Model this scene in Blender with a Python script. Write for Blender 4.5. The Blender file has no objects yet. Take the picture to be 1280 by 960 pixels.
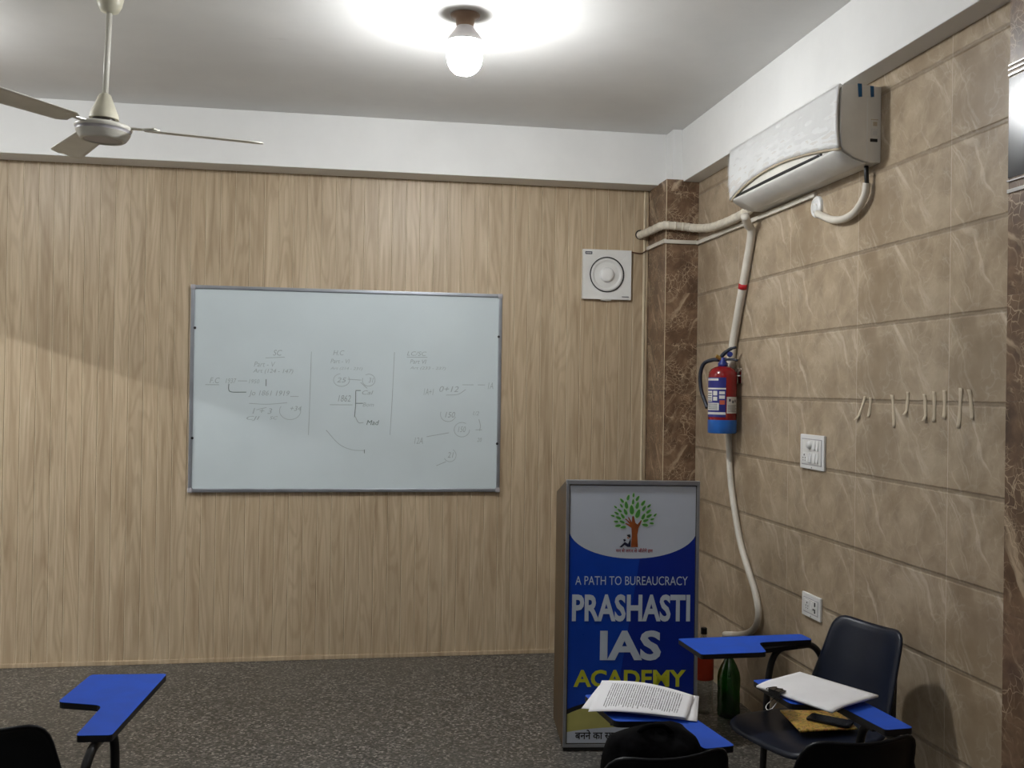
import bpy, bmesh, math, random
from mathutils import Vector, Matrix
random.seed(7)
PI = math.pi
S = bpy.context.scene
C = S.collection
R = math.radians

# ------------------------------------------------------------------ camera
F_PX = 1251.18
cam_d = bpy.data.cameras.new('camera'); cam = bpy.data.objects.new('camera', cam_d); C.objects.link(cam)
fw = Vector((0.16197904, 0.98677948, 0.00538925)); rt = Vector((0.98666645, -0.16204353, 0.01520533)); up = Vector((-0.0158776, -0.00285445, 0.99986987))
M = Matrix((rt, up, -fw)).transposed().to_4x4(); M.translation = Vector((0, 0, 1.6019))
cam.matrix_world = M
cam_d.sensor_fit = 'HORIZONTAL'; cam_d.sensor_width = 36.0; cam_d.lens = 36.0 * F_PX / 1280.0
cam_d.clip_start = 0.05
S.camera = cam

# ------------------------------------------------------------------ world, exposure, lamp strengths
w = bpy.data.worlds.new('world'); S.world = w; w.use_nodes = True
w.node_tree.nodes['Background'].inputs[0].default_value = (0.8, 0.9, 1.0, 1); w.node_tree.nodes['Background'].inputs[1].default_value = 0.02
S.view_settings.view_transform = 'Standard'; S.view_settings.look = 'None'
S.view_settings.gamma = 1.0; S.view_settings.use_curve_mapping = False
S.view_settings.exposure = 1.78
BULB_W = 150.0       # emission of the lit bulb domes
ADDED_TUBE_W = 290.0   # unseen tube lamp added behind the left doorway for the diagonal light edge
REAR_W = 24.0       # bulbs over the rear half of the room, behind the camera
BULB_COL = (0.985, 1.0, 1.0)

# room dimensions (metres; camera stands at x = 0, y = 0)
H = 3.154; YB = 6.0; XR = 2.029; XL = -3.2; YF = -1.6; XC = -6.0
BEAM_Y = 5.806; BEAM_X = 1.9316; BEAM_Z = 2.845
PIL_X = 1.83; PIL_Y = 5.648; NEAR_Y = 2.557

# ------------------------------------------------------------------ material helpers
class NT:
    def __init__(s, name):
        s.m = bpy.data.materials.new(name); s.m.use_nodes = True
        s.t = s.m.node_tree; s.n = s.t.nodes; s.l = s.t.links
        s.b = s.n['Principled BSDF']; s.out = s.n['Material Output']
    def node(s, typ, ins=None, **kw):
        nd = s.n.new(typ)
        for k, v in kw.items(): setattr(nd, k, v)
        for k, v in (ins or {}).items(): s.set(nd.inputs[k], v)
        return nd
    def set(s, sock, v):
        if isinstance(v, bpy.types.NodeSocket): s.l.new(v, sock)
        else:
            if isinstance(v, tuple) and len(v) == 3 and sock.type == 'RGBA': v = (*v, 1)
            sock.default_value = v
    def math(s, op, a, b=None, c=None, clamp=False):
        nd = s.n.new('ShaderNodeMath'); nd.operation = op; nd.use_clamp = clamp
        for i, v in enumerate((a, b, c)):
            if v is not None: s.set(nd.inputs[i], v)
        return nd.outputs[0]
    def coord(s): return s.node('ShaderNodeTexCoord').outputs['Object']
    def sep(s, v): 
        nd = s.node('ShaderNodeSeparateXYZ', {0: v}); return nd.outputs
    def comb(s, x, y, z): return s.node('ShaderNodeCombineXYZ', {0: x, 1: y, 2: z}).outputs[0]
    def noise(s, vec, scale, detail=3.0, rough=0.5, dist=0.0):
        return s.node('ShaderNodeTexNoise', {'Vector': vec, 'Scale': scale, 'Detail': detail, 'Roughness': rough, 'Distortion': dist}).outputs
    def ramp(s, fac, stops, interp='LINEAR'):
        nd = s.node('ShaderNodeValToRGB', {0: fac}); cr = nd.color_ramp; cr.interpolation = interp
        while len(cr.elements) < len(stops): cr.elements.new(0.5)
        for e, (p, c) in zip(cr.elements, stops): e.position = p; e.color = (*c, 1) if len(c) == 3 else c
        return nd.outputs[0]
    def mix(s, f, a, b, typ='MIX'):
        nd = s.n.new('ShaderNodeMix'); nd.data_type = 'RGBA'; nd.blend_type = typ
        s.set(nd.inputs[0], f); s.set(nd.inputs[6], a); s.set(nd.inputs[7], b)
        return nd.outputs[2]
    def sstep(s, v, lo, hi):
        nd = s.node('ShaderNodeMapRange', {0: v, 1: lo, 2: hi}); nd.interpolation_type = 'SMOOTHSTEP'
        return nd.outputs[0]
    def bump(s, h, strength=0.3, dist=0.01):
        nd = s.node('ShaderNodeBump', {'Height': h, 'Strength': strength, 'Distance': dist}); s.l.new(nd.outputs[0], s.b.inputs['Normal'])
    def base(s, col=None, rough=None, metal=None, spec=None):
        if col is not None: s.set(s.b.inputs['Base Color'], col)
        if rough is not None: s.set(s.b.inputs['Roughness'], rough)
        if metal is not None: s.set(s.b.inputs['Metallic'], metal)
        if spec is not None: s.set(s.b.inputs['Specular IOR Level'], spec)
        return s.m

def lin(r, g, b):
    f = lambda c: (c / 255 / 12.92) if c / 255 <= 0.04045 else ((c / 255 + 0.055) / 1.055) ** 2.4
    return (f(r), f(g), f(b))

def plain(name, col, rough=0.5, metal=0.0, spec=0.5, vary=0.06, scale=9.0):
    """a procedural material: one colour with slight uneven wear"""
    t = NT(name); n = t.noise(t.coord(), scale, 3)
    c2 = tuple(max(0, c * (1 - vary * 2)) for c in col); c1 = tuple(min(1, c * (1 + vary)) for c in col)
    f = t.sstep(n[0], 0.3, 0.7)
    r = t.math('ADD', t.math('MULTIPLY', n[0], 0.12), rough - 0.06)
    return t.base(t.mix(f, c2, c1), r, metal, spec)

MAT = {}
def build_materials():
    # painted plaster
    def plaster(name, col):
        t = NT(name); co = t.coord()
        n = t.noise(co, 2.2, 5, 0.6); sm = t.noise(co, 90, 2)
        c = t.mix(t.sstep(n[0], 0.3, 0.75), tuple(x * 0.94 for x in col), col)
        smud = t.sstep(t.noise(co, 5.5, 4, 0.6, 0.4)[0], 0.68, 0.8)
        c = t.mix(t.math('MULTIPLY', smud, 0.12), c, lin(120, 112, 100))
        t.bump(sm[0], 0.08, 0.002); return t.base(c, 0.75, 0, 0.3)
    MAT['ceiling'] = plaster('ceiling_paint', (0.79, 0.785, 0.77))
    MAT['plaster'] = plaster('white_plaster', (0.86, 0.86, 0.85))
    MAT['plaster_far'] = plaster('plain_plaster', (0.76, 0.74, 0.71))
    # wood-look wall planks
    t = NT('wood_plank'); co = t.coord(); x, y, z = t.sep(co)
    pid = t.math('FLOOR', t.math('DIVIDE', t.math('SUBTRACT', x, 0.166), 0.0824))
    wn = t.node('ShaderNodeTexWhiteNoise', {'W': pid}, noise_dimensions='1D').outputs
    off = t.math('MULTIPLY', wn[0], 9.0)
    gx = t.math('ADD', x, off)
    zz = t.math('ADD', z, t.math('MULTIPLY', wn[0], 37.0))
    bid = t.math('FLOOR', t.math('DIVIDE', t.math('SUBTRACT', x, 0.166), 0.2472))   # the print runs over three planks
    bn = t.node('ShaderNodeTexWhiteNoise', {'W': bid}, noise_dimensions='1D').outputs
    gx = t.math('ADD', x, t.math('MULTIPLY', bn[0], 9.0)); zz = t.math('ADD', z, t.math('MULTIPLY', bn[0], 37.0))
    g1 = t.noise(t.comb(t.math('MULTIPLY', gx, 20.0), 0.0, t.math('MULTIPLY', zz, 1.1)), 1.0, 6, 0.62, 1.1)[0]
    g2 = t.noise(t.comb(t.math('MULTIPLY', gx, 130.0), 0.0, t.math('MULTIPLY', zz, 3.5)), 1.0, 3, 0.6)[0]
    cath = t.noise(t.comb(t.math('MULTIPLY', gx, 7.0), 0.0, t.math('MULTIPLY', zz, 0.75)), 1.0, 2, 0.5, 0.3)[0]
    rings = t.math('ABSOLUTE', t.math('SUBTRACT', t.math('FRACT', t.math('MULTIPLY', cath, 13.0)), 0.5))
    c = t.ramp(g1, [(0.22, lin(150, 128, 101)), (0.42, lin(181, 161, 133)), (0.6, lin(196, 177, 149)), (0.82, lin(212, 196, 170))])
    c = t.mix(t.math('MULTIPLY', t.math('SUBTRACT', 1.0, t.sstep(rings, 0.05, 0.34)), 0.24), c, lin(138, 114, 86))
    c = t.mix(t.math('MULTIPLY', t.sstep(g2, 0.55, 0.72), 0.28), c, lin(146, 122, 94))
    tone = t.math('ADD', 0.96, t.math('MULTIPLY', wn[0], 0.07))
    c = t.mix(1.0, c, t.comb(tone, tone, tone), 'MULTIPLY')
    t.bump(g2, 0.06, 0.001); MAT['wood'] = t.base(c, 0.42, 0, 0.45)
    # granite floor
    t = NT('speckled_granite'); co = t.coord()
    x, y, z = t.sep(co)
    v = t.comb(t.math('MULTIPLY', x, 1.0), t.math('MULTIPLY', y, 1.25), z)
    vo = t.node('ShaderNodeTexVoronoi', {'Vector': v, 'Scale': 95.0, 'Randomness': 1.0}).outputs
    wn = t.node('ShaderNodeTexWhiteNoise', {'Vector': vo['Color']}, noise_dimensions='3D').outputs
    c = t.ramp(wn[0], [(0.0, lin(32, 31, 30)), (0.35, lin(72, 71, 68)), (0.62, lin(98, 96, 92)), (0.85, lin(128, 125, 119)), (0.95, lin(176, 172, 164))])
    n = t.noise(v, 210, 3, 0.7)[0]
    c = t.mix(t.sstep(n, 0.42, 0.66), c, lin(66, 62, 58))
    big = t.noise(co, 1.3, 4)[0]
    c = t.mix(t.math('MULTIPLY', t.sstep(big, 0.35, 0.7), 0.25), c, lin(88, 84, 76))
    MAT['granite'] = t.base(c, 0.38, 0, 0.4)
    # marble tiles on the right wall
    def marble(name, lo, mid, hi, vein, dark, rows, u0, du, v0, dv, groutc, uaxis, amount=1.0, fine=10.0, groove=0.010, crk=1.0):
        t = NT(name); co = t.coord(); xx, yy, zz = t.sep(co)
        u = {'y': yy, 'x': xx, 'xy': t.math('ADD', xx, yy)}[uaxis]
        su = t.math('DIVIDE', t.math('SUBTRACT', u, u0), du); sv = t.math('DIVIDE', t.math('SUBTRACT', zz, v0), dv)
        iu = t.math('FLOOR', su); iv = t.math('FLOOR', sv)
        fu = t.math('MULTIPLY', t.math('FRACT', su), du); fv = t.math('MULTIPLY', t.math('FRACT', sv), dv)
        wn = t.node('ShaderNodeTexWhiteNoise', {'Vector': t.comb(iu, iv, 0.0)}, noise_dimensions='3D').outputs
        var = t.math('MULTIPLY', t.math('FLOOR', t.math('MULTIPLY', wn[0], rows)), 3.7)   # a few repeating prints
        p = t.comb(t.math('ADD', fu, var), fv, var)
        warp = t.node('ShaderNodeTexNoise', {'Vector': p, 'Scale': 5.0, 'Detail': 4.0}).outputs[1]
        wv = t.node('ShaderNodeVectorMath', {0: warp, 1: (0.5, 0.5, 0.5)}, operation='SUBTRACT').outputs[0]
        wv2 = t.node('ShaderNodeVectorMath', {0: wv, 'Scale': 0.16}, operation='SCALE').outputs[0]
        pw = t.node('ShaderNodeVectorMath', {0: p, 1: wv2}, operation='ADD').outputs[0]
        base = t.noise(pw, 9.0, 6, 0.62)[0]
        c = t.ramp(base, [(0.28, lo), (0.5, mid), (0.72, hi)])
        blot = t.noise(pw, 3.2, 3, 0.5)[0]
        c = t.mix(t.math('MULTIPLY', t.sstep(blot, 0.52, 0.68), 0.55), c, dark)
        # diagonal streaks
        a, b_, _ = t.sep(pw)
        s = t.math('SUBTRACT', t.math('MULTIPLY', a, 0.80), t.math('MULTIPLY', b_, 0.52)); q = t.math('ADD', t.math('MULTIPLY', a, 0.52), t.math('MULTIPLY', b_, 0.80))
        st = t.noise(t.comb(t.math('MULTIPLY', s, 19.0), t.math('MULTIPLY', q, 1.6), var), 1.0, 5, 0.62)[0]
        c = t.mix(t.math('MULTIPLY', t.sstep(st, 0.54, 0.72), 0.62 * amount), c, vein)
        # crackle veins
        for sc, wd, am in ((fine, 0.022, 0.34 * crk), (fine * 2.3, 0.06, 0.24 * crk)):
            ve = t.node('ShaderNodeTexVoronoi', {'Vector': pw, 'Scale': sc}, feature='DISTANCE_TO_EDGE').outputs[0]
            brk = t.sstep(t.noise(p, 11.0, 2)[0], 0.40, 0.58)
            f = t.math('MULTIPLY', t.math('SUBTRACT', 1.0, t.sstep(ve, 0.0, wd)), t.math('MULTIPLY', brk, am * amount))
            c = t.mix(f, c, vein)
        # joints
        eu = t.math('MINIMUM', fu, t.math('SUBTRACT', du, fu)); ev = t.math('MINIMUM', fv, t.math('SUBTRACT', dv, fv))
        gu = t.math('SUBTRACT', 1.0, t.sstep(eu, 0.0008, 0.0022)); 
        wob = t.math('MULTIPLY', t.noise(co, 40, 2)[0], 0.006)
        gv = t.math('SUBTRACT', 1.0, t.sstep(t.math('ADD', ev, wob), groove * 0.45, groove * 0.9))
        c = t.mix(t.math('MULTIPLY', gu, 0.6), c, vein)
        c = t.mix(t.math('MULTIPLY', gv, 0.42), c, groutc)
        hgt = t.math('SUBTRACT', t.math('MULTIPLY', t.noise(co, 60, 2)[0], 0.02), t.math('ADD', t.math('MULTIPLY', gv, 1.0), t.math('MULTIPLY', gu, 0.3)))
        t.bump(hgt, 0.5, 0.006)
        return t.base(c, 0.30, 0, 0.45)
    MAT['tile'] = marble('beige_marble_tile', lin(144, 127, 105), lin(168, 150, 126), lin(186, 170, 146), lin(220, 209, 192), lin(134, 115, 92), 3.0, 3.1379, 0.6283, 1.8744 - 0.2983 * 6, 0.2983, lin(104, 90, 74), 'y', 1.05, 7.0, 0.016, 0.45)
    MAT['darktile'] = marble('dark_marble_tile', lin(78, 58, 44), lin(112, 87, 67), lin(146, 119, 95), lin(222, 200, 170), lin(68, 49, 36), 9.0, 0.3, 4.1, 0.1, 0.298, lin(60, 46, 36), 'xy', 0.9, 14.0, 0.004, 1.9)
    # plain ones
    def P(k, *a, **kw): MAT[k] = plain(k, *a, **kw)
    P('white_plastic', (0.80, 0.80, 0.79), 0.35, vary=0.02); P('ivory_plastic', lin(205, 200, 186), 0.4, vary=0.03)
    P('grey_plastic', lin(226, 223, 216), 0.45, vary=0.03); P('pale_grey', lin(228, 228, 225), 0.3, vary=0.02)
    P('dark_slot', (0.012, 0.012, 0.014), 0.4); P('black_plastic', (0.005, 0.006, 0.009), 0.42, spec=0.28)
    P('navy_plastic', (0.006, 0.010, 0.024), 0.36, spec=0.32); P('black_metal', (0.010, 0.010, 0.011), 0.35, 0.2)
    P('rubber', (0.015, 0.015, 0.015), 0.7); P('black_cloth', (0.0035, 0.0035, 0.0045), 0.9, spec=0.08, vary=0.3, scale=60)
    P('blue_laminate', lin(36, 84, 196), 0.6, spec=0.2, vary=0.04, scale=14); P('black_edge', (0.008, 0.008, 0.010), 0.45)
    P('aluminium', lin(170, 174, 182), 0.32, 0.75, vary=0.05); P('steel', (0.62, 0.61, 0.60), 0.18, 1.0)
    P('board_white', lin(205, 216, 220), 0.22, spec=0.5, vary=0.015, scale=3); P('marker', lin(158, 170, 173), 0.6); P('marker_dark', lin(96, 112, 110), 0.6)
    P('tape_beige', lin(198, 184, 160), 0.7, vary=0.05); P('tape_red', lin(190, 28, 38), 0.5); P('tape_blue', lin(22, 92, 142), 0.45)
    P('ext_red', lin(132, 12, 20), 0.22, spec=0.6); P('ext_blue', lin(40, 104, 190), 0.35); P('ext_label', lin(34, 38, 120), 0.4); P('label_white', lin(214, 212, 208), 0.5)
    P('valve_blue', lin(34, 48, 120), 0.4); P('brass', lin(190, 160, 90), 0.35, 0.8); P('hose', (0.012, 0.016, 0.03), 0.45); P('label_dark', lin(40, 44, 70), 0.5); P('label_orange', lin(190, 90, 60), 0.5)
    P('wrap_white', lin(222, 214, 198), 0.6, vary=0.05, scale=30); P('pipe_white', lin(216, 210, 198), 0.45, vary=0.04); P('copper_wire', lin(92, 60, 44), 0.5)
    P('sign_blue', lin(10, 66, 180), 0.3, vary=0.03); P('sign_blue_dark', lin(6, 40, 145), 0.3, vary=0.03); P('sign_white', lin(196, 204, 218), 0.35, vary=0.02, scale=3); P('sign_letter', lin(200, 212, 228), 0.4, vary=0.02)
    P('sign_yellow', lin(196, 200, 50), 0.4); P('sign_gold', lin(190, 186, 110), 0.4, vary=0.1, scale=5); P('sign_black', (0.012, 0.012, 0.016), 0.4); P('sign_red', lin(150, 24, 40), 0.4)
    P('leaf_green', lin(76, 150, 62), 0.4); P('leaf_pale', lin(190, 222, 180), 0.4); P('trunk_brown', lin(150, 78, 30), 0.4, vary=0.15, scale=30); P('suit_navy', lin(18, 22, 52), 0.4); P('skin_print', lin(196, 150, 130), 0.4)
    P('cabinet_brown', lin(92, 72, 48), 0.5, vary=0.15); P('fan_white', lin(226, 224, 214), 0.32, vary=0.03); P('fan_grey', lin(172, 169, 174), 0.35); P('fan_dark', lin(60, 54, 46), 0.4); P('fan_cream', lin(214, 210, 190), 0.4)
    P('bulb_base', lin(168, 164, 162), 0.35); P('bakelite', lin(120, 96, 76), 0.4); P('paper', lin(240, 240, 243), 0.7, vary=0.02)
    P('phone_black', (0.008, 0.008, 0.010), 0.2); P('red_label', lin(190, 60, 34), 0.45); P('bead_and_glint', lin(222, 208, 180), 0.4); P('hole_dark', (0.02, 0.016, 0.012), 0.8)
    # clear film, bottles
    def clear(name, col, rough, fac):
        t = NT(name); tr = t.node('ShaderNodeBsdfTransparent', {0: col}); gl = t.node('ShaderNodeBsdfGlossy', {0: (1, 1, 1), 1: rough})
        lw = t.node('ShaderNodeLayerWeight', {0: 0.35}); f = t.math('ADD', t.math('MULTIPLY', lw.outputs[1], fac * 3), fac)
        mx = t.node('ShaderNodeMixShader', {0: f, 1: tr.outputs[0], 2: gl.outputs[0]}); t.l.new(mx.outputs[0], t.out.inputs[0]); return t.m
    MAT['film'] = clear('plastic_film', (0.985, 0.99, 0.995), 0.04, 0.09)
    MAT['green_pet'] = clear('green_bottle_plastic', lin(56, 145, 64), 0.15, 0.06)
    MAT['clear_pet'] = clear('clear_bottle_plastic', (0.80, 0.80, 0.78), 0.15, 0.06)
    # lit bulb domes and the added tube lamp
    for k, st in (('bulb_glow', BULB_W), ('rear_glow', REAR_W), ('bulb_glow_rim', BULB_W * 0.27), ('side_glow', BULB_W * 0.34), ('side_glow_rim', BULB_W * 0.15), ('rear_glow_rim', REAR_W * 0.4), ('added_tube_glow', ADDED_TUBE_W)):
        t = NT(k); n = t.noise(t.coord(), 5, 1)
        t.base((0.9, 0.9, 0.9), 0.5); t.set(t.b.inputs['Emission Color'], BULB_COL); t.set(t.b.inputs['Emission Strength'], t.math('ADD', st - st * 0.01, t.math('MULTIPLY', n[0], st * 0.02)))
        MAT[k] = t.m
    # printed page: text lines over white paper, in the sheet's own UV
    t = NT('printed_page'); uv = t.node('ShaderNodeTexCoord').outputs['UV']; u, v, _ = t.sep(uv)
    row = t.math('MULTIPLY', u, 40.0); fr = t.math('FRACT', row); ir = t.math('FLOOR', row)
    line = t.math('MULTIPLY', t.sstep(fr, 0.30, 0.40), t.math('SUBTRACT', 1.0, t.sstep(fr, 0.72, 0.82)))
    wrd = t.noise(t.comb(t.math('MULTIPLY', v, 70.0), t.math('MULTIPLY', ir, 5.3), 0.0), 1.0, 2)[0]
    gap = t.node('ShaderNodeTexWhiteNoise', {'W': t.math('FLOOR', t.math('MULTIPLY', ir, 0.34))}, noise_dimensions='1D').outputs[0]
    ends = t.math('ADD', 0.80, t.math('MULTIPLY', t.node('ShaderNodeTexWhiteNoise', {'W': ir}, noise_dimensions='1D').outputs[0], 0.10))
    msk = t.math('MULTIPLY', t.math('MULTIPLY', t.sstep(v, 0.10, 0.11), t.math('LESS_THAN', v, ends)), t.math('MULTIPLY', t.math('GREATER_THAN', u, 0.13), t.math('LESS_THAN', u, 0.90)))
    skip = t.math('GREATER_THAN', t.math('FRACT', t.math('MULTIPLY', ir, 0.1666)), 0.08)
    ink = t.math('MULTIPLY', t.math('MULTIPLY', line, msk), t.math('MULTIPLY', t.sstep(wrd, 0.36, 0.46), skip))
    MAT['page'] = t.base(t.mix(t.math('MULTIPLY', ink, 0.8), lin(242, 242, 246), lin(40, 40, 46)), 0.7, 0, 0.3)
    t = NT('magazine_cover'); co = t.node('ShaderNodeTexCoord').outputs['UV']
    n = t.noise(co, 5.0, 3, 0.6, 2.5)[0]
    MAT['magazine'] = t.base(t.ramp(n, [(0.3, lin(40, 44, 30)), (0.42, lin(150, 120, 40)), (0.5, lin(206, 180, 90)), (0.57, lin(190, 110, 70)), (0.64, lin(120, 132, 70)), (0.75, lin(214, 208, 180))]), 0.3)
build_materials()

# ------------------------------------------------------------------ mesh builder
class MB:
    def __init__(s): s.v = []; s.f = []; s.mi = []; s.sm = []; s.mats = []; s.uv = {}
    def mat(s, k):
        if k not in s.mats: s.mats.append(k)
        return s.mats.index(k)
    def add(s, verts, faces, k, smooth=False, mtx=None, uvs=None):
        o = len(s.v); i = s.mat(k)
        for q in verts: s.v.append(tuple(mtx @ Vector(q)) if mtx is not None else tuple(q))
        for f in faces:
            if uvs: s.uv[len(s.f)] = [uvs[j] for j in f]
            s.f.append([o + j for j in f]); s.mi.append(i); s.sm.append(smooth)
        return s
    def box(s, lo, hi, k, mtx=None, bev=0.0):
        bm = bmesh.new(); bmesh.ops.create_cube(bm, size=1.0)
        c = [(a + b) / 2 for a, b in zip(lo, hi)]; d = [abs(b - a) for a, b in zip(lo, hi)]
        for q in bm.verts: q.co = Vector((q.co.x * d[0] + c[0], q.co.y * d[1] + c[1], q.co.z * d[2] + c[2]))
        if bev > 0: bmesh.ops.bevel(bm, geom=list(bm.edges), offset=min(bev, min(d) * 0.45), segments=2, affect='EDGES', profile=0.6)
        s.bm(bm, k, mtx); return s
    def bm(s, bm, k, mtx=None, smooth=False):
        bmesh.ops.recalc_face_normals(bm, faces=bm.faces); bm.verts.index_update()
        s.add([q.co[:] for q in bm.verts], [[q.index for q in f.verts] for f in bm.faces], k, smooth, mtx); bm.free()
    def lathe(s, prof, k, seg=32, mtx=None, smooth=True, cap=True):
        """prof: (radius, height) from bottom to top about the z axis"""
        vs = []; fs = []; n = len(prof)
        for r, z in prof:
            for j in range(seg): a = 2 * PI * j / seg; vs.append((r * math.cos(a), r * math.sin(a), z))
        for i in range(n - 1):
            for j in range(seg): j2 = (j + 1) % seg; fs.append([i * seg + j, i * seg + j2, (i + 1) * seg + j2, (i + 1) * seg + j])
        s.add(vs, fs, k, smooth, mtx)
        if cap:
            for i, fl in ((0, True), (n - 1, False)):
                if prof[i][0] > 1e-5:
                    ring = [vs[i * seg + j] for j in range(seg)]; idx = list(range(seg))
                    s.add(ring, [idx[::-1] if fl else idx], k, False, mtx)
        return s
    def tube(s, pts, r, k, seg=12, closed=False, mtx=None, smooth_path=0, caps=True):
        P = [Vector(p) for p in pts]
        if smooth_path: P = catmull(P, smooth_path, closed)
        n = len(P); rs = r if isinstance(r, (list, tuple)) else [r] * n
        if len(rs) != n: rs = [rs[min(int(i * len(rs) / n), len(rs) - 1)] for i in range(n)]
        vs = []; fs = []; prev = None
        for i in range(n):
            a = P[i - 1] if i > 0 else (P[-1] if closed else P[0]); b = P[(i + 1) % n] if (i < n - 1 or closed) else P[-1]
            t = (b - a).normalized()
            if prev is None:
                h = Vector((0, 0, 1)) if abs(t.z) < 0.9 else Vector((1, 0, 0)); nrm = t.cross(h).normalized()
            else: nrm = (prev - t * prev.dot(t)).normalized()
            prev = nrm; bi = t.cross(nrm)
            for j in range(seg):
                an = 2 * PI * j / seg; vs.append(P[i] + (nrm * math.cos(an) + bi * math.sin(an)) * rs[i])
        for i in range(n if closed else n - 1):
            i2 = (i + 1) % n
            for j in range(seg): j2 = (j + 1) % seg; fs.append([i * seg + j, i * seg + j2, i2 * seg + j2, i2 * seg + j])
        if not closed and caps: fs.append(list(range(seg))[::-1]); fs.append([(n - 1) * seg + j for j in range(seg)])
        s.add([q[:] for q in vs], fs, k, True, mtx); return s
    def prism(s, poly, lo, hi, k, axis='z', mtx=None, bev=0.0, smooth=False):
        """extrude a 2D outline (counter-clockwise) from lo to hi along an axis"""
        def p3(a, b, c): return {'z': (a, b, c), 'y': (a, c, b), 'x': (c, a, b)}[axis]
        bm = bmesh.new(); vs = [bm.verts.new(p3(a, b, lo)) for a, b in poly]; f = bm.faces.new(vs)
        r = bmesh.ops.extrude_face_region(bm, geom=[f]); d = Vector(p3(0, 0, hi - lo))
        bmesh.ops.translate(bm, verts=[e for e in r['geom'] if isinstance(e, bmesh.types.BMVert)], vec=d)
        if bev > 0:
            eds = [e for e in bm.edges if abs((e.verts[0].co - e.verts[1].co).normalized().dot(d.normalized())) < 0.5]
            bmesh.ops.bevel(bm, geom=eds, offset=bev, segments=2, affect='EDGES')
        s.bm(bm, k, mtx, smooth); return s
    def grid(s, fn, nu, nv, k, mtx=None, smooth=True, closed_u=False):
        vs = []; uvs = []; fs = []
        for i in range(nu + 1):
            for j in range(nv + 1): vs.append(fn(i / nu, j / nv)); uvs.append((i / nu, j / nv))
        for i in range(nu):
            for j in range(nv): a = i * (nv + 1) + j; fs.append([a, a + nv + 1, a + nv + 2, a + 1])
        s.add(vs, fs, k, smooth, mtx, uvs); return s
    def flat(s, poly, k, mtx=None):
        s.add(poly, [list(range(len(poly)))], k, False, mtx); return s
    def build(s, name, parent=None, mods=()):
        me = bpy.data.meshes.new(name); me.from_pydata(s.v, [], s.f)
        for k in s.mats: me.materials.append(MAT[k])
        me.polygons.foreach_set('material_index', s.mi); me.polygons.foreach_set('use_smooth', s.sm)
        if s.uv:
            ul = me.uv_layers.new(name='uv')
            for p in me.polygons:
                if p.index in s.uv:
                    for li, q in zip(p.loop_indices, s.uv[p.index]): ul.data[li].uv = q
        me.validate(); me.update()
        o = bpy.data.objects.new(name, me); C.objects.link(o)
        if parent is not None: o.parent = parent
        for typ, kw in mods:
            m = o.modifiers.new(typ.lower(), typ)
            for a, b in kw.items(): setattr(m, a, b)
        return o

def catmull(P, n, closed=False):
    out = []; N = len(P)
    for i in range(N if closed else N - 1):
        p0 = P[i - 1] if (i > 0 or closed) else P[0] * 2 - P[1]; p1 = P[i]; p2 = P[(i + 1) % N]
        p3 = P[(i + 2) % N] if (i + 2 < N or closed) else P[-1] * 2 - P[-2]
        for k in range(n):
            t = k / n; out.append(0.5 * ((2 * p1) + (p2 - p0) * t + (2 * p0 - 5 * p1 + 4 * p2 - p3) * t * t + (3 * p1 - p0 - 3 * p2 + p3) * t ** 3))
    if not closed: out.append(P[-1])
    return out

def thing(name, label, cat, loc=(0, 0, 0), rz=0.0, group=None):
    o = bpy.data.objects.new(name, None); C.objects.link(o); o.location = loc; o.rotation_euler = (0, 0, rz)
    return tag(o, label, cat, group)
def tag(o, label, cat, group=None):
    o['label'] = label; o['category'] = cat
    if group: o['group'] = group
    return o
def struct(name, mb, **kw):
    o = mb.build(name, **kw); o['kind'] = 'structure'; return o
def rrect(x0, y0, x1, y1, r, n=5):
    out = []
    for cx, cy, a in ((x1 - r, y1 - r, 0), (x0 + r, y1 - r, 90), (x0 + r, y0 + r, 180), (x1 - r, y0 + r, 270)):
        for i in range(n + 1): t = R(a + 90 * i / n); out.append((cx + r * math.cos(t), cy + r * math.sin(t)))
    return out
def text_mesh(txt, bold=0.0, shear=0.0):
    cu = bpy.data.curves.new('lettering', 'FONT'); cu.body = txt; cu.size = 1.0; cu.offset = bold; cu.shear = shear; cu.resolution_u = 3
    o = bpy.data.objects.new('lettering', cu); C.objects.link(o)
    dg = bpy.context.evaluated_depsgraph_get(); me = bpy.data.meshes.new_from_object(o.evaluated_get(dg))
    vs = [tuple(q.co) for q in me.vertices]; fs = [list(p.vertices) for p in me.polygons]
    bpy.data.objects.remove(o); bpy.data.curves.remove(cu); bpy.data.meshes.remove(me)
    return vs, fs
def put_text(mb, txt, x0, x1, z0, z1, y, k, bold=0.0, shear=0.0, mtx=None, plane='xz'):
    """letters stretched to fill the rectangle, facing -y"""
    vs, fs = text_mesh(txt, bold, shear)
    if not vs: return
    ax = min(q[0] for q in vs); bx = max(q[0] for q in vs); az = min(q[1] for q in vs); bz = max(q[1] for q in vs)
    mb.add([(x0 + (q[0] - ax) / (bx - ax) * (x1 - x0), y, z0 + (q[1] - az) / (bz - az) * (z1 - z0)) for q in vs], fs, k, False, mtx)

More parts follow.
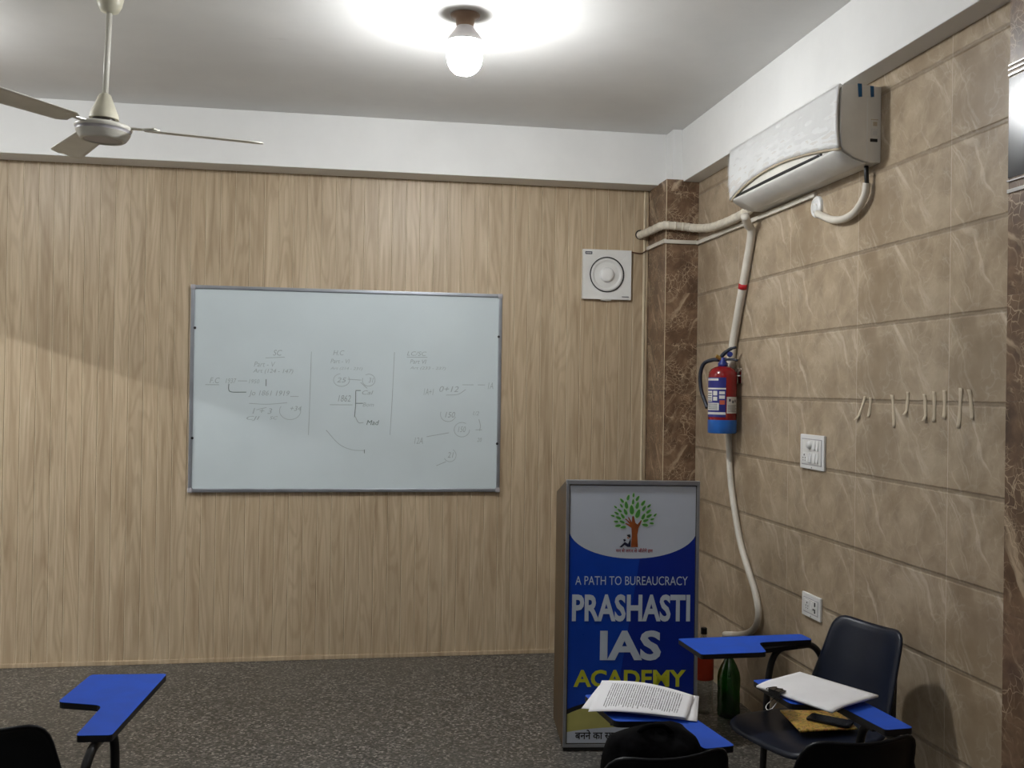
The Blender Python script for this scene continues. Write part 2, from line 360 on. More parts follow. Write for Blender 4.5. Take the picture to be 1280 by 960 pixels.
# ------------------------------------------------------------------ the room
struct('floor', MB().box((XC, YF - 0.1, -0.1), (XR + 0.1, YB + 0.1, 0), 'granite'))
struct('ceiling', MB().box((XC, YF - 0.1, H), (XR + 0.1, YB + 0.1, H + 0.1), 'ceiling'))
mb = MB()                                           # panelled back wall: chamfered planks on one wall
x = 0.166 - 0.0824 * 41; pw = 0.0824; xe = 1.829
while x < xe - 0.005:
    x1 = min(x + pw, xe); g = 0.0034; d = 0.0085
    mb.prism([(x + 0.0003, YB), (x1 - 0.0003, YB), (x1 - 0.0003, YB - d), (x1 - g, YB - 0.012), (x + g, YB - 0.012), (x + 0.0003, YB - d)][::-1], 0.022, BEAM_Z + 0.02, 'wood')
    mb.box((x - 0.0004, YB - 0.0108, 0.022), (x + 0.0016, YB - 0.002, BEAM_Z + 0.02), 'bead_and_glint')  # pale strip paints the glossy highlight along each plank joint
    x = x1
mb.box((XL - 0.1, YB, 0), (XR + 0.1, YB + 0.1, H), 'wood')
struct('wall_back', mb)
mb = MB()
mb.box((XL, YB - 0.022, 0), (1.829, YB, 0.024), 'wood', bev=0.003)
struct('trim_4', mb)
struct('trim_5', MB().box((1.794, YB - 0.018, 0.02), (1.806, YB, BEAM_Z + 0.01), 'bead_and_glint', bev=0.003))
struct('wall_right', MB().box((XR, YF, 0), (XR + 0.1, YB + 0.1, H), 'tile'))
mb = MB(); mb.box((PIL_X, PIL_Y, 0), (XR - 0.0005, YB, BEAM_Z + 0.006), 'darktile')
mb.box((PIL_X - 0.001, PIL_Y - 0.001, 0), (PIL_X + 0.002, PIL_Y + 0.002, BEAM_Z + 0.003), 'bead_and_glint')
struct('wall_corner', mb)
mb = MB(); mb.box((PIL_X, YF, 0), (XR - 0.0005, NEAR_Y, H), 'darktile')
for z, h in ((2.5365, 0.005), (2.523, 0.005), (2.5085, 0.006), (2.209, 0.005), (2.180, 0.011)):
    mb.box((PIL_X - 0.005, YF + 0.1, z - h / 2), (PIL_X + 0.01, NEAR_Y + 0.001, z + h / 2), 'steel', bev=0.001)
mb.box((PIL_X - 0.002, YF + 0.1, 2.218), (PIL_X + 0.01, NEAR_Y + 0.0005, 2.500), 'dark_gloss' if 'dark_gloss' in MAT else 'phone_black')
struct('wall_near', mb)
struct('trim_1', MB().box((XL, BEAM_Y, BEAM_Z), (XR, YB + 0.05, H), 'plaster', bev=0.004))
struct('trim_2', MB().box((BEAM_X, YF, BEAM_Z - 0.004), (XR + 0.02, YB - 0.02, H), 'plaster', bev=0.004))
struct('trim_3', MB().box((PIL_X + 0.045, PIL_Y + 0.03, BEAM_Z - 0.002), (XR, YB - 0.02, H), 'plaster', bev=0.006))
# left wall; unseen doorway and passage added to shape the tube lamp's light edge
DY0, DY1, DZ = 4.25, 5.35, 2.325
mb = MB(); mb.box((XL - 0.1, YF, 0), (XL, DY0, H), 'plaster_far'); mb.box((XL - 0.1, DY1, 0), (XL, YB, H), 'plaster_far'); mb.box((XL - 0.1, DY0, DZ), (XL, DY1, H), 'plaster_far')
struct('wall_left', mb)
struct('wall_added_passage', MB().box((XC - 0.1, YF, 0), (XC, YB + 0.1, H), 'plaster_far'))
struct('wall_added_passage_end', MB().box((XC, YB, 0), (XL - 0.1, YB + 0.1, H), 'plaster_far'))
struct('wall_front', MB().box((XC, YF - 0.1, 0), (XR + 0.1, YF, H), 'plaster_far'))

# ------------------------------------------------------------------ lamps
def bulb(loc, label, glow='bulb_glow', hang=0.0, sc=1.0):
    t = thing('light_bulb', label, 'bulb', loc)
    m = MB(); m.lathe([(0.062 * sc, -0.002), (0.060 * sc, -0.012), (0.040 * sc, -0.018), (0.036, -0.05), (0.033, -0.055)][::-1], 'bakelite')
    if hang: m.tube([(0, 0, -0.01), (0, 0, -hang)], 0.006, 'black_metal')
    m.build('bulb_holder', t)
    o = -hang
    MB().lathe([(0.079 * sc, o - 0.119), (0.079 * sc, o - 0.114), (0.070 * sc, o - 0.100), (0.060 * sc, o - 0.086), (0.047 * sc, o - 0.070), (0.034 * sc, o - 0.050), (0.031 * sc, o - 0.03)], 'bulb_base').build('heat_sink', t)
    prof = [(0.0, o - 0.252), (0.020, o - 0.250), (0.040, o - 0.243), (0.057, o - 0.228), (0.068, o - 0.208), (0.073, o - 0.185), (0.074, o - 0.16), (0.072, o - 0.135), (0.067, o - 0.1185)]
    m = MB(); m.lathe([(r * sc, z) for r, z in prof[:5]], glow, cap=False); m.lathe([(r * sc, z) for r, z in prof[4:]], glow + '_rim', cap=False); m.build('bulb_dome', t)
    return t
bulb((0.457, 4.125, H), 'large white lit bulb screwed into a round holder on the ceiling')
bulb((-2.02, 4.55, H), 'lit bulb on the ceiling left of the white ceiling fan', 'side_glow')
bulb((0.457, 1.45, H), 'lit bulb on the ceiling straight above the front chairs', 'rear_glow')
bulb((-2.0, 1.3, H), 'lit bulb on the ceiling at the rear left of the room', 'rear_glow')
tl = thing('added_tube_light', 'added unseen tube lamp past the doorway, throwing the diagonal light edge', 'lamp', (-5.0, 3.25, 2.893))  # unseen lamp added to throw a light edge onto the panelling
MB().tube([(0, -0.55, 0), (0, 0.55, 0)], 0.013, 'added_tube_glow', 16).build('glass_tube', tl)
m = MB(); m.box((-0.03, -0.58, 0.014), (0.03, 0.58, 0.045), 'white_plastic', bev=0.004)
for y0 in (-0.58, 0.55): m.box((-0.016, y0, -0.016), (0.016, y0 + 0.03, 0.03), 'white_plastic', bev=0.003)
for y0 in (-0.4, 0.4): m.tube([(0, y0, 0.04), (0, y0, H - 2.894)], 0.005, 'white_plastic', 8)
m.build('batten', tl)

# ------------------------------------------------------------------ ceiling fan
fan = thing('ceiling_fan', 'white three-blade ceiling fan on a downrod near the back wall', 'fan', (-0.948, 4.152, H + 0.0))
fan.rotation_euler = (R(0.5), R(2.0), 0)
MB().lathe([(0.014, -0.092), (0.034, -0.086), (0.046, -0.06), (0.052, -0.03), (0.054, -0.001)], 'fan_cream').build('canopy', fan)
MB().tube([(0, 0, -0.08), (0, 0, -0.45)], 0.0115, 'fan_white', 16).build('downrod', fan)
MB().lathe([(0.056, -0.510), (0.054, -0.494), (0.044, -0.47), (0.032, -0.440), (0.022, -0.415), (0.014, -0.410)], 'fan_cream').build('lower_canopy', fan)
m = MB(); m.lathe([(0.042, -0.53), (0.042, -0.500)], 'fan_dark')
m.lathe([(0.072, -0.594), (0.078, -0.597), (0.088, -0.590), (0.092, -0.583)], 'fan_white', 48, cap=False); m.lathe([(0.0, -0.592), (0.073, -0.593)], 'fan_grey', 48, cap=False)
m.lathe([(0.092, -0.583), (0.096, -0.578), (0.099, -0.572), (0.103, -0.564)], 'fan_white', 48, cap=False); m.lathe([(0.103, -0.564), (0.101, -0.561), (0.106, -0.552)], 'fan_grey', 48, cap=False)
m.lathe([(0.106, -0.552), (0.109, -0.547), (0.107, -0.540), (0.098, -0.533), (0.07, -0.527), (0.02, -0.525)], 'fan_white', 48, cap=False)
m.build('motor_housing', fan)
def blade(k):
    mt = Matrix.Rotation(R(-2 + 120 * k), 4, 'Z') @ Matrix.Translation((0, 0, -0.545))
    def fn(u, v):
        r = 0.15 + 0.465 * u; wd = 0.052 + 0.014 * u
        if u > 0.93: wd *= math.sqrt(max(0.05, 1 - ((u - 0.93) / 0.075) ** 2))
        if u < 0.06: wd *= 0.6 + 0.4 * u / 0.06
        t = (v - 0.5) * 2; return (r, t * wd, 0.17 * t * wd - 0.012 * u + 0.004 * (1 - t * t))
    b = MB().grid(fn, 26, 8, 'fan_white', mt).build('blade', fan, [('SOLIDIFY', dict(thickness=0.003, offset=0))])
    MB().prism([(0.095, -0.016), (0.155, -0.012), (0.20, -0.034), (0.215, 0.0), (0.20, 0.034), (0.155, 0.012), (0.095, 0.016)], 0.003, 0.008, 'fan_white', mtx=mt).build('blade_bracket', b)
for k in range(3): blade(k)

m = MB(); m.lathe([(0.010, 0), (0.012, 0.006), (0.009, 0.014), (0.006, 0.03)], 'black_plastic', 14, Matrix.Translation((-1.866, BEAM_Y, 3.127)) @ Matrix.Rotation(R(90), 4, 'X'))
m.box((-1.876, BEAM_Y - 0.004, 3.117), (-1.856, BEAM_Y, 3.137), 'black_plastic', bev=0.002)
tag(m.build('wall_hook'), 'small black hook knob on the white beam at far left', 'hook')

# ------------------------------------------------------------------ whiteboard
BX0, BX1, BZ0, BZ1 = -0.8955, 0.9129, 0.983, 2.1747; BF = YB - 0.034
wb = thing('whiteboard', 'aluminium-framed whiteboard with faint marker notes on the panelled wall', 'whiteboard', (0, 0, 0))
MB().box((BX0 + 0.012, BF + 0.004, BZ0 + 0.012), (BX1 - 0.012, YB - 0.011, BZ1 - 0.012), 'board_white').build('board_surface', wb)
m = MB(); fwid = 0.021
for lo, hi in (((BX0, BF - 0.004, BZ1 - fwid), (BX1, YB - 0.010, BZ1)), ((BX0, BF - 0.004, BZ0), (BX1, YB - 0.010, BZ0 + fwid)), ((BX0, BF - 0.004, BZ0 + fwid), (BX0 + fwid, YB - 0.010, BZ1 - fwid)), ((BX1 - fwid, BF - 0.004, BZ0 + fwid), (BX1, YB - 0.010, BZ1 - fwid))):
    m.box(lo, hi, 'aluminium', bev=0.005)
m.build('frame', wb)
for x0 in (BX0 - 0.003, BX1 - 0.027):
    for z0 in (BZ0 - 0.003, BZ1 - 0.027): MB().box((x0, BF - 0.008, z0), (x0 + 0.03, YB - 0.010, z0 + 0.03), 'fan_grey', bev=0.008).build('corner_cap', wb)
def bp(px, py):
    u = (px - 237.0) / (626.2 - 237.0); tp = 357 + 10 * u; bt = 617 - 4 * u
    return (BX0 + u * (BX1 - BX0), BZ1 - (py - tp) / (bt - tp) * (BZ1 - BZ0))
m = MB(); dark = MB()
def stroke(mb_, pts, k, wd=0.0035, n=6):
    P = catmull([Vector((*bp(*p), 0)) for p in pts], n) if len(pts) > 2 else [Vector((*bp(*p), 0)) for p in pts]
    for a, b in zip(P[:-1], P[1:]):
        d = b - a
        if d.length < 1e-6: continue
        q = Vector((-d.y, d.x, 0)).normalized() * wd / 2; e = d.normalized() * wd * 0.3; a2 = a - e; b2 = b + e
        mb_.flat([(c.x, BF + 0.0032, c.y) for c in (a2 - q, b2 - q, b2 + q, a2 + q)], k)
def note(txt, x0, x1, y0, y1, k='marker', sh=0.25):
    a = bp(x0, y1); b = bp(x1, y0); put_text(m, txt, a[0], b[0], a[1], b[1], BF + 0.0032, k, 0.0, sh)
note('SC', 337, 348, 438, 445); note('Part - V', 314, 340, 453, 459); note('Art (124 - 147)', 313, 362, 462, 468); note('F.C', 261, 273, 473, 480); note('1937', 280, 293, 474, 480); note('1950', 308, 321, 475, 480)
note('Jo 1861 1919', 308, 358, 489, 497); note('1 + 3', 313, 337, 511, 518); note('CJI', 306, 322, 521, 527); note('SC', 334, 344, 521, 525); note('+34', 359, 373, 508, 514)
note('H.C', 411, 425, 438, 444); note('Part - VI', 408, 432, 449, 454); note('Art (214 - 231)', 408, 448, 459, 463); note('25', 416, 428, 472, 478); note('31', 456, 462, 472, 478); note('1862', 418, 434, 494, 502); note('Cal', 448, 462, 488, 493); note('Bom', 449, 463, 503, 508); note('Mad', 454, 470, 525, 531, 'marker_dark')
note('LC/SC', 504, 529, 439, 444); note('Part VI', 508, 529, 449, 454); note('Art (233 - 237)', 508, 554, 458, 462); note('1A+1', 526, 539, 485, 493); note('0+12', 546, 571, 482, 489); note('1A', 609, 616, 477, 485); note('150', 554, 567, 514, 521); note('150', 571, 581, 532, 539); note('1/2', 590, 598, 513, 518); note('12A', 515, 526, 546, 554); note('20', 596, 602, 546, 551); note('21', 558, 566, 564, 571)
for p in ([(384, 440), (383, 500), (382, 544)], [(488, 440), (486, 500), (484, 543)], [(328, 448), (351, 447)], [(256, 482), (272, 482)], [(295, 477), (306, 477)], [(309, 505), (330, 506), (355, 504)], [(359, 496), (369, 496)], [(504, 446), (530, 446)],
          [(430, 474), (446, 475)], [(408, 506), (436, 506)], [(404, 538), (420, 555), (436, 562), (452, 563)], [(555, 493), (570, 492), (580, 486)], [(576, 480), (590, 480)], [(596, 480), (605, 480)], [(531, 545), (559, 540)], [(544, 581), (556, 576)], [(598, 523), (600, 531), (599, 537)], [(594, 536), (602, 536)],
          [(318, 513), (330, 510)], [(440, 521), (444, 528), (450, 528)], [(446, 478), (454, 485)]): stroke(m, p, 'marker')
def ring(cx, cy, a, b, s0=0, s1=360, k='marker'):
    stroke(m, [(cx + a * math.cos(R(s0 + (s1 - s0) * i / 14)), cy + b * math.sin(R(s0 + (s1 - s0) * i / 14))) for i in range(15)], k, 0.003, 2)
ring(422, 475, 10, 8, -30, 260); ring(456, 475, 8, 7.5, -120, 200); ring(359, 514, 13, 11, -20, 210); ring(558, 517, 10, 9, 20, 200); ring(576, 536, 10, 9, 0, 300); ring(561, 568, 8, 8, -60, 150)
for p in ([(284, 481), (284, 488), (288, 491), (305, 491)], [(329, 475), (329, 483)], [(440, 489), (440, 506), (439, 521)], [(440, 488), (446, 488)], [(452, 562), (452, 566)], [(440, 504), (449, 504)]): stroke(m, p, 'marker_dark', 0.0042)
for px, py in ((242.5, 411), (241.5, 549), (622, 420), (622, 553)): a = bp(px, py); m.flat([(a[0] + 0.008 * math.cos(t * PI / 4), BF - 0.0045, a[1] + 0.008 * math.sin(t * PI / 4)) for t in range(8)], 'dark_slot')
m.build('marker_notes', wb)

# ------------------------------------------------------------------ exhaust fan
ex = thing('exhaust_fan', 'square white exhaust fan high on the panelled wall by the pillar', 'fan', (1.559, YB - 0.012, 2.315))
m = MB(); n = 48; o = []; i_ = []
for j in range(n):
    a = 2 * PI * j / n; c, s_ = math.cos(a), math.sin(a); k = 0.152 / max(abs(c), abs(s_)); o.append((c * k, s_ * k)); i_.append((c * 0.107, s_ * 0.107 ))
for j in range(n):
    j2 = (j + 1) % n
    m.add([(o[j][0], -0.030, o[j][1]), (o[j2][0], -0.030, o[j2][1]), (i_[j2][0], -0.024, i_[j2][1]), (i_[j][0], -0.024, i_[j][1])], [[0, 1, 2, 3]], 'pale_grey', True)
    m.add([(o[j][0], -0.030, o[j][1]), (o[j2][0], -0.030, o[j2][1]), (o[j2][0], 0, o[j2][1]), (o[j][0], 0, o[j][1])], [[3, 2, 1, 0]], 'pale_grey')
m.build('faceplate', ex)
my = Matrix.Rotation(R(90), 4, 'X')
MB().lathe([(0.1085, 0.012), (0.1085, 0.030), (0.1035, 0.030), (0.1035, 0.012)], 'dark_slot', 48, my, cap=False).build('gap_ring', ex)
m = MB(); m.lathe([(0.1035, 0.020), (0.098, 0.030), (0.085, 0.025), (0.062, 0.008), (0.03, 0.004)], 'pale_grey', 48, my); m.build('cover', ex)
MB().lathe([(0.043, 0.006), (0.045, 0.030), (0.040, 0.038), (0.025, 0.040), (0.0, 0.041)], 'white_plastic', 32, my).build('hub', ex)
m = MB(); m.box((-0.139, -0.0318, 0.121), (-0.096, -0.0295, 0.138), 'label_dark', bev=0.001)
for q in range(3): m.box((-0.133 + q * 0.0115, -0.0326, 0.126), (-0.1255 + q * 0.0115, -0.0316, 0.133), 'label_white')
m.build('badge', ex); MB().box((0.095, -0.0315, -0.136), (0.138, -0.0295, -0.132), 'label_dark').build('brand_line', ex)
MB().box((-0.035, -0.026, -0.160), (0.03, -0.006, -0.151), 'grey_plastic', bev=0.003).build('shutter_tab', ex)

# ------------------------------------------------------------------ pipes and cables on the wall
WX = XR
hole = MB(); hole.lathe([(0.030, 0), (0.030, 0.004)], 'hole_dark', 20, Matrix.Translation((1.772, YB - 0.0125, 2.572)) @ my)
tag(hole.build('pipe_hole'), 'dark round hole in the panelling where the wrapped pipe enters', 'hole')
m = MB(); pts = [(1.770, 6.0, 2.568), (1.780, 5.93, 2.570), (1.795, 5.80, 2.574), (1.803, 5.64, 2.574), (1.84, 5.605, 2.571), (1.93, 5.60, 2.566), (1.975, 5.55, 2.553), (1.983, 5.35, 2.524), (1.984, 5.15, 2.514), (1.984, 4.95, 2.514), (1.985, 4.82, 2.522), (1.988, 4.732, 2.545)]
m.tube(pts, 0.0235, 'wrap_white', 14, smooth_path=6)
P = catmull([Vector(p) for p in pts], 6)
for i in range(2, len(P) - 1, 3):
    d = (P[i + 1] - P[i]).normalized(); m.tube([P[i] - d * 0.006, P[i] + d * 0.006], [0.0255, 0.0235], 'wrap_white', 14)
tag(m.build('wrapped_pipe'), 'white tape-wrapped pipe from the panelling hole round the pillar to the air conditioner', 'pipe')
m = MB()
m.box((1.814, PIL_Y - 0.014, 2.475), (PIL_X - 0.0005, YB - 0.013, 2.497), 'pipe_white', bev=0.002); m.box((1.814, PIL_Y - 0.0155, 2.472), (XR - 0.001, PIL_Y - 0.0005, 2.494), 'pipe_white', bev=0.002); m.box((XR - 0.015, 4.135, 2.470), (XR - 0.0005, PIL_Y - 0.001, 2.492), 'pipe_white', bev=0.002)
tag(m.build('cable_channel'), 'thin white cable channel running round the pillar under the wrapped pipe', 'cable channel')
tag(MB().tube([(1.712, YB - 0.022, 2.463), (1.74, YB - 0.02, 2.458), (1.78, YB - 0.022, 2.455), (1.812, YB - 0.024, 2.474)], 0.0035, 'copper_wire', 8, smooth_path=6).build('fan_wire'), 'thin brown wire from the exhaust fan to the cable channel', 'wire')
m = MB(); dx = XR - 0.026
dp = [(dx - 0.070, 4.715, 2.480), (dx - 0.035, 4.765, 2.448), (dx, 4.80, 2.40), (dx, 4.896, 2.164), (dx, 4.97, 1.99), (dx, 5.035, 1.82), (dx + 0.004, 5.075, 1.60), (dx + 0.004, 5.075, 1.371), (dx + 0.006, 5.045, 1.139), (dx + 0.006, 4.97, 0.96), (dx + 0.006, 4.895, 0.823), (dx + 0.005, 4.78, 0.70), (dx, 4.69, 0.618), (dx, 4.645, 0.52), (dx, 4.70, 0.435), (dx, 4.85, 0.37), (dx, 5.08, 0.315)]
m.tube(dp, [0.021] * 6 + [0.0165] * 11, 'pipe_white', 14, smooth_path=8)
dr = m.build('drain_pipe'); tag(dr, 'long white flexible drain pipe hanging down the marble wall behind the extinguisher', 'pipe')
dpc = [q for q in catmull([Vector(q) for q in dp], 8) if 2.138 < q.z < 2.19]
MB().tube([q[:] for q in dpc], 0.0226, 'tape_red', 16).build('red_tape', dr)
mx = Matrix.Rotation(R(-90), 4, 'Y')
cd = thing('wall_outlet_rose', 'round white outlet rose on the marble wall below the air conditioner', 'outlet', (XR, 4.121, 2.424))
m = MB(); m.lathe([(0.047, 0), (0.047, 0.010), (0.043, 0.015), (0.036, 0.015), (0.035, 0.012), (0.030, 0.012), (0.028, 0.018), (0.012, 0.020), (0.0, 0.020)], 'white_plastic', 36, mx); m.build('cover', cd)
for a in (40, 160, 280): MB().lathe([(0.006, 0.017), (0.005, 0.0215), (0.0, 0.0215)], 'grey_plastic', 12, Matrix.Translation((0, 0.020 * math.cos(R(a)), 0.020 * math.sin(R(a)))) @ mx).build('screw', cd)
m = MB(); m.tube([(XR - 0.03, 3.656, 2.501), (XR - 0.03, 3.655, 2.47), (XR - 0.026, 3.658, 2.43)], 0.009, 'black_metal', 10, smooth_path=4)
m.tube([(XR - 0.026, 3.658, 2.435), (XR - 0.026, 3.675, 2.385), (XR - 0.026, 3.74, 2.340), (XR - 0.026, 3.83, 2.324), (XR - 0.026, 3.93, 2.335), (XR - 0.026, 4.01, 2.360), (XR - 0.022, 4.085, 2.388)], 0.0155, 'pipe_white', 14, smooth_path=8)
tag(m.build('power_conduit'), 'short white conduit looping from the air conditioner to the outlet rose', 'conduit')

# ------------------------------------------------------------------ air conditioner
AY0, AY1, AZ0, AZ1 = 3.60, 4.715, 2.503, 2.803
ac = thing('air_conditioner', 'white split air conditioner still in plastic film high on the marble wall', 'air conditioner', (0, 0, 0))
def side(d0=0.0):
    return [(0.045, AZ0 + 0.004), (0.066, AZ0 + 0.003), (0.110, AZ0 + 0.018), (0.152, AZ0 + 0.042), (0.164, AZ0 + 0.058), (0.170, AZ0 + 0.12), (0.170, AZ0 + 0.20), (0.166, AZ1 - 0.014), (0.156, AZ1 - 0.002), (0.045, AZ1)]
m = MB(); m.prism([(XR - d, z) for d, z in side()][::-1], AY0 + 0.006, AY1 - 0.006, 'grey_plastic', 'y')
for y0, y1 in ((AY0, AY0 + 0.012), (AY1 - 0.012, AY1)): m.prism([(XR - d, z) for d, z in side()][::-1], y0, y1, 'grey_plastic', 'y', bev=0.003)
m.build('casing', ac)
m = MB(); m.box((XR - 0.052, AY0 + 0.001, AZ0), (XR - 0.0005, AY1 - 0.001, AZ1 - 0.004), 'grey_plastic', bev=0.004); m.build('back_plate', ac)
ZF = lambda u: AZ0 + 0.050 + 0.062 * math.sin(PI * min(1, max(0, u)) ** 0.85) ** 0.9      # lower edge of the front panel, u = 0 far end
def fr(z):
    pts = side()[4:9]
    for (d0, z0), (d1, z1) in zip(pts[:-1], pts[1:]):
        if z <= z1: return d0 + (d1 - d0) * max(0, (z - z0)) / (z1 - z0)
    return pts[-1][0]
def front(u, v):
    y = AY1 - 0.004 - u * (AY1 - AY0 - 0.008); zb = ZF(u); z = zb + v * (AZ1 - 0.004 - zb); return (XR - fr(z) - 0.007 - 0.002 * math.sin(PI * v), y, z)
m = MB().grid(front, 48, 14, 'white_plastic'); pn = m.build('front_panel', ac, [('SOLIDIFY', dict(thickness=0.008, offset=1))])
m = MB(); m.tube([(lambda q: (q[0] + 0.001, q[1], q[2] - 0.003))(front(i / 48, 0)) for i in range(49)], 0.0065, 'cabinet_brown' if False else 'tape_beige', 8); m.build('panel_edge', ac)
m = MB(); m.grid(lambda u, v: (XR - fr(AZ0 + 0.06 + 0.012 * v) - 0.003, AY1 - 0.03 - u * (AY1 - AY0 - 0.19), AZ0 + 0.0535 + v * (0.011 + 0.004 * math.sin(PI * u))), 30, 2, 'dark_slot'); m.build('air_slot', ac, [('SOLIDIFY', dict(thickness=0.005, offset=0))])
def flap(u, v):
    d = [(0.056, AZ0 + 0.0005), (0.072, AZ0 + 0.001), (0.112, AZ0 + 0.014), (0.154, AZ0 + 0.038), (0.168, AZ0 + 0.054)]; q = v * 4; i = min(3, int(q)); f = q - i
    return (XR - d[i][0] - (d[i + 1][0] - d[i][0]) * f - 0.002, AY1 - 0.012 - u * (AY1 - AY0 - 0.024), d[i][1] + (d[i + 1][1] - d[i][1]) * f - 0.001)
MB().grid(flap, 12, 8, 'pale_grey').build('louver', ac, [('SOLIDIFY', dict(thickness=0.004, offset=0))])
def film(u, v):
    y = AY1 + 0.004 - u * (AY1 - AY0 + 0.012); zb = ZF(u) - 0.004 + 0.03 * max(0, u - 0.9) * 10 * 0.0; z = zb + v * (AZ1 + 0.002 - zb)
    wr = 0.004 * math.sin(23 * u + 9 * v) * math.sin(17 * v + 5 * u) + 0.0014 * math.sin(61 * u - 31 * v) + random.uniform(-0.0006, 0.0006)
    e = max(0, (u - 0.86) / 0.14); wr += e * (0.008 * math.sin(70 * v + 8 * u) + random.uniform(-0.004, 0.004))
    return (XR - fr(z) - 0.020 - abs(wr), y, z)
MB().grid(film, 70, 26, 'film').build('plastic_film', ac)
for (d0, d1, zt, zb, ang) in ((0.083, 0.101, AZ1 + 0.002, AZ1 - 0.050, 0), (0.033, 0.049, AZ1 - 0.004, AZ1 - 0.047, 0)):
    MB().prism([(XR - d1, zt), (XR - d0 - 0.002, zt), (XR - d0, zb + 0.002), (XR - d1 + 0.004, zb)][::-1], AY0 - 0.0022, AY0 + 0.001, 'tape_blue', 'y').build('blue_tape', ac)
m = MB(); yl = AY0 - 0.0012
m.box((XR - 0.061, yl, AZ0 + 0.012), (XR - 0.0575, AY0 + 0.002, AZ1 - 0.05), 'pale_grey'); 
for z0, z1, a, b in ((0.165, 0.168, 0.014, 0.044), (0.13, 0.1635, 0.042, 0.044), (0.127, 0.130, 0.014, 0.044), (0.10, 0.127, 0.042, 0.044), (0.142, 0.158, 0.018, 0.034), (0.106, 0.122, 0.018, 0.034)):
    m.box((XR - b, yl + 0.0008, AZ0 + z0), (XR - a, AY0 + 0.002, AZ0 + z1), 'tape_beige' if z0 > 0.14 else 'label_white')
m.box((XR - 0.046, yl + 0.0004, AZ0 + 0.080), (XR - 0.016, AY0 + 0.002, AZ0 + 0.092), 'dark_slot'); m.build('rating_sticker', ac)

# ------------------------------------------------------------------ fire extinguisher
fe = thing('fire_extinguisher', 'red fire extinguisher with blue base band hung on the marble wall', 'fire extinguisher', (1.936, 4.99, 1.39))
fe.rotation_euler = (0, 0, 0)
MB().lathe([(0.070, 0.0), (0.074, 0.006), (0.0745, 0.07)], 'ext_blue', 40).build('base_band', fe)
MB().lathe([(0.0738, 0.069), (0.074, 0.30), (0.071, 0.318), (0.060, 0.334), (0.04, 0.346), (0.022, 0.350)], 'ext_red', 40).build('cylinder_body', fe)
def wrap(mb_, a0, a1, z0, z1, k, r=0.0752):
    n = max(2, int(abs(a1 - a0) / 6)); mb_.grid(lambda u, v: (r * math.cos(R(a0 + (a1 - a0) * u)), r * math.sin(R(a0 + (a1 - a0) * u)), z0 + (z1 - z0) * v), n, 1, k, smooth=True)
# label angles: the camera looks towards +x +y, so the seen side is around 250 degrees
m = MB(); wrap(m, 170, 262, 0.085, 0.29, 'ext_label'); m.build('blue_label', fe)
m = MB()
for a0, a1, z0, z1, k in ((170, 262, 0.098, 0.110, 'label_white'), (170, 262, 0.228, 0.236, 'label_white'), (170, 232, 0.274, 0.285, 'label_white'), (170, 205, 0.165, 0.220, 'label_white'), (172, 235, 0.120, 0.158, 'label_white'), (238, 258, 0.150, 0.172, 'label_orange'), (210, 228, 0.170, 0.190, 'label_white'), (210, 228, 0.197, 0.220, 'label_white'), (236, 258, 0.18, 0.197, 'label_white'), (236, 258, 0.203, 0.218, 'label_white')):
    wrap(m, a0, a1, z0, z1, k, 0.0757)
for q in range(4): wrap(m, 175, 202, 0.170 + q * 0.012, 0.174 + q * 0.012, 'label_dark', 0.0762); wrap(m, 178, 230, 0.126 + q * 0.008, 0.129 + q * 0.008, 'label_dark', 0.0762)
wrap(m, 266, 320, 0.105, 0.190, 'label_white', 0.0757)
for q in range(5): wrap(m, 270, 314 - 6 * (q % 2), 0.112 + q * 0.008, 0.1145 + q * 0.008, 'label_dark', 0.0762)
for a, q in ((275, 0.166), (290, 0.158), (303, 0.162)): wrap(m, a, a + 7, q, q + 0.014, 'label_dark', 0.0762)
m.build('paper_labels', fe)
m = MB(); m.lathe([(0.020, 0.345), (0.026, 0.352), (0.026, 0.366), (0.017, 0.372), (0.016, 0.395)], 'valve_blue', 20); m.lathe([(0.010, 0), (0.010, 0.03)], 'brass', 14, Matrix.Translation((-0.012, -0.0, 0.388)) @ Matrix.Rotation(R(-60), 4, 'Y')); m.build('valve', fe)
m = MB(); m.tube([(-0.016, 0.01, 0.385), (0.0, -0.005, 0.412), (0.025, -0.03, 0.438), (0.05, -0.055, 0.448)], [0.010, 0.011, 0.009, 0.007], 'hose', 10, smooth_path=5); m.tube([(0.0, -0.005, 0.384), (0.03, -0.035, 0.386), (0.055, -0.065, 0.380)], 0.007, 'hose', 10, smooth_path=5)
m.lathe([(0.014, 0), (0.014, 0.012)], 'valve_blue', 16, Matrix.Translation((0.022, -0.034, 0.408)) @ Matrix.Rotation(R(60), 4, 'X')); m.build('handle', fe)
MB().tube([(-0.012, 0.012, 0.383), (-0.04, 0.05, 0.383), (-0.073, 0.09, 0.362), (-0.085, 0.105, 0.30), (-0.080, 0.098, 0.22), (-0.068, 0.070, 0.16), (-0.064, 0.050, 0.13)], 0.0105, 'hose', 12, smooth_path=6).build('hose', fe)
m = MB(); m.tube([(0.06, -0.03, 0.30), (0.085, -0.035, 0.30)], 0.006, 'steel', 8); m.box((0.082, -0.05, 0.26), (0.0925, 0.05, 0.34), 'steel', bev=0.002); m.build('wall_bracket', fe)

